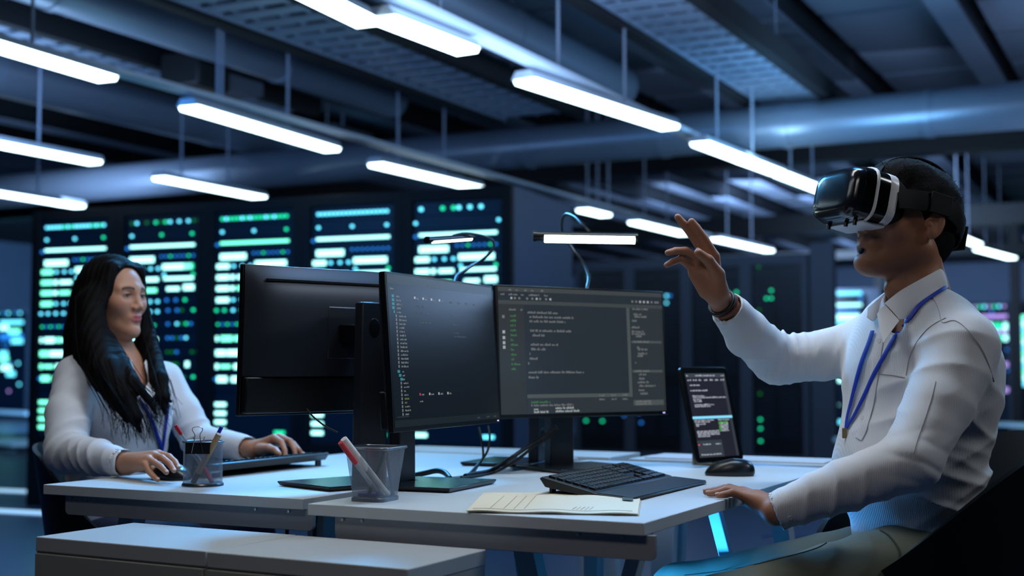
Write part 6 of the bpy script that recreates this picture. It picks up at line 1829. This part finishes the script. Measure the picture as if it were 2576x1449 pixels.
for bx_, by_ in ((303, 1184), (296, 1190)):
    h, n = hit(wb_, bx_, by_, .002)
    if h is not None: mb = MB(); mb.cyl(h - n * .002, h + n * .001, .0045, m_btn, 16); mb.build('button', parent=wom, smooth=40)
def hp(px, py, off=.011):
    h, n = hit(wb_, px, py, off)
    return h if h is not None else P(px, py, 3.54)
patch([P(322, 945, 3.585), P(331, 960, 3.56), P(341, 976, 3.53), P(352, 994, 3.50)], [P(306, 968, 3.575), P(318, 988, 3.54), P(331, 1006, 3.51), P(347, 1014, 3.49)], 'collar', wom, m_col, .003)
patch([P(383, 942, 3.64), P(375, 958, 3.60), P(366, 975, 3.55), P(357, 993, 3.50)], [P(400, 960, 3.63), P(393, 984, 3.58), P(381, 1000, 3.53), P(364, 1006, 3.50)], 'collar', wom, m_col, .003)
# trousers and shoes
tr = [U(n_el(wHP + Vector((0, 0, -.04)), (.13, .165, .10), WT), 0), U(n_rc(wHR, wKR, .088, .064), .04), U(n_rc(wHL, wKL, .088, .064), .03), U(n_rc(wKR, wAR, .062, .05), .03), U(n_rc(wKL, wAL, .062, .05), .03),
      I(n_pl(wAR + Vector((0, 0, -.03)), (0, 0, -1))), Dp(lambda p: .004 * nz(p, (11, 11, 11), 71, 3), .004)]
v, Q = sdf_mesh(tr, (-1.6, 2.9, .02), (-.3, 4.4, .8), .006, 1)
o = mesh_obj('trousers', v, Q, m_jean, wom); o['label'] = 'dark blue trousers'
for an in (wAR, wAL):
    it = [U(n_rc(an + Vector((-.02, .01, -.055)), an + WF * .16 + Vector((0, 0, -.066)), .040, .032), .01), I(n_pl((0, 0, .004), (0, 0, -1)))]
    v, Q = sdf_mesh(it, an - Vector((.2, .25, .2)), an + Vector((.3, .2, .1)), .006, 1); mesh_obj('shoe', v, Q, m_shoe, wom)
# long hair: cap with a side parting, a heavy fall over the near shoulder, a thinner one beyond the neck
T_ = lambda p: WMs @ Vector(p)
cap = n_tf(n_grp([U(n_el((-.016, 0, .040), (.106, .086, .098)), 0), U(n_el((-.045, 0, -.035), (.070, .078, .10)), .03), U(n_rc((.045, -.052, .085), (.030, -.084, .0), .026, .024), .02), U(n_rc((.045, .052, .085), (.026, .082, .0), .024, .020), .02),
                   S(n_el((.100, 0, .000), (.070, .0650, .092)), .010), S(n_el((.088, 0, .040), (.046, .064, .054)), .014), S(n_el((.085, 0, -.06), (.060, .066, .06)), .012), S(n_rc((.10, .006, .128), (-.10, .004, .146), .0045, .002), .006)]), WMs)
nearf = [T_((.0, -.088, .0)), P(238, 850, 3.50), P(262, 930, 3.44), P(305, 995, 3.42), P(338, 1045, 3.41), P(353, 1088, 3.42)]
near2 = [T_((-.03, -.08, -.02)), P(215, 830, 3.56), P(222, 890, 3.50), P(262, 960, 3.45), P(300, 1020, 3.42), P(318, 1060, 3.42)]
near3 = [P(272, 860, 3.52), P(335, 960, 3.43), P(375, 1005, 3.44), P(392, 1052, 3.45)]
farf = [T_((.028, .080, -.01)), P(366, 838, 3.70), P(384, 905, 3.66), P(400, 955, 3.60), P(410, 1000, 3.57), P(414, 1040, 3.57)]
far2 = [P(352, 870, 3.70), P(366, 930, 3.66), P(398, 985, 3.60), P(430, 1012, 3.60)]
backf = [T_((-.075, 0, .0)), T_((-.095, 0, -.10)), T_((-.105, -.01, -.20)), T_((-.10, -.01, -.33))]
hr = [U(cap, 0), U(limb(nearf, [.030, .040, .040, .031, .019, .003], .01), .03), U(limb(near2, [.035, .038, .036, .026, .012, .003], .01), .02), U(limb(near3, [.024, .017, .009, .002], .01), .02),
      U(limb(farf, [.022, .028, .027, .023, .016, .003], .01), .02), U(limb(far2, [.022, .022, .012, .002], .01), .01), U(limb(backf, [.065, .07, .06, .03], .01), .03)]
def strands(p):
    zz = np.minimum(p[..., 2] - 1.02, 0)
    u = p[..., 0] * .85 - p[..., 1] * .45 + zz * .42
    w = .012 * nz(p, (6, 6, 3), 81, 2)
    return (.0010 * np.sin((u + w) * 820) + .0012 * np.sin((u + w) * 310 + 1.3) + .002 * nz(p, (14, 14, 3), 83, 2)).astype(f32)
hr += [Dp(strands, .006)]
v, Q = sdf_mesh(hr, (-1.5, 3.2, .7), (-.7, 4.1, 1.4), .0030, 1)
m_hair2 = mat('hair_long_black', (10, 8, 9), 0.7, spec=.12)
wh = mesh_obj('hair', v, Q, m_hair2, wom); wh['label'] = 'long straight black hair'
# loose strands along the ends and the crown
rgw = random.Random(9); mb = MB()
def loose(path, rad, n_, spread):
    for _ in range(n_):
        k0 = rgw.randint(0, len(path) - 3); ofs = Vector((rgw.gauss(0, 1), rgw.gauss(0, 1), 0)) * rad
        pts = [Vector(q) + ofs * (1 + .12 * i) for i, q in enumerate(path[k0:])]
        pts[-1] = pts[-1] + Vector((rgw.gauss(0, spread), rgw.gauss(0, spread), rgw.gauss(-.012, spread)))
        mb.tube(catmull(pts, 5), [.0011 * (1 - .6 * i / (5 * (len(pts) - 1))) for i in range(5 * (len(pts) - 1) + 1)], m_hair2, 4)
loose(nearf, .020, 70, .014); loose(near2, .018, 50, .014); loose(near3, .009, 24, .012); loose(farf, .013, 50, .014); loose(far2, .008, 26, .012)
o = mb.build('loose_strands', parent=wom, smooth=60); o['kind'] = 'stuff'
# her chair
q = wHP + WF * .09
c2 = copy_tree(chM, (q.x, q.y, 0), math.atan2(WF.y, WF.x) + .1, 'black shell chair the long-haired woman sits on, almost hidden by the left desk')
c2.scale = (.82, .82, .92)

# ------------------------------------------------------------------ turn the whole place so that the hall's own axes are the world axes
bpy.context.view_layer.update()
TURN = Matrix.Rotation(A_ROOM, 4, 'Z')
for o in [q for q in COL.objects if q.parent is None]:
    o.matrix_world = TURN @ o.matrix_world
bpy.context.view_layer.update()
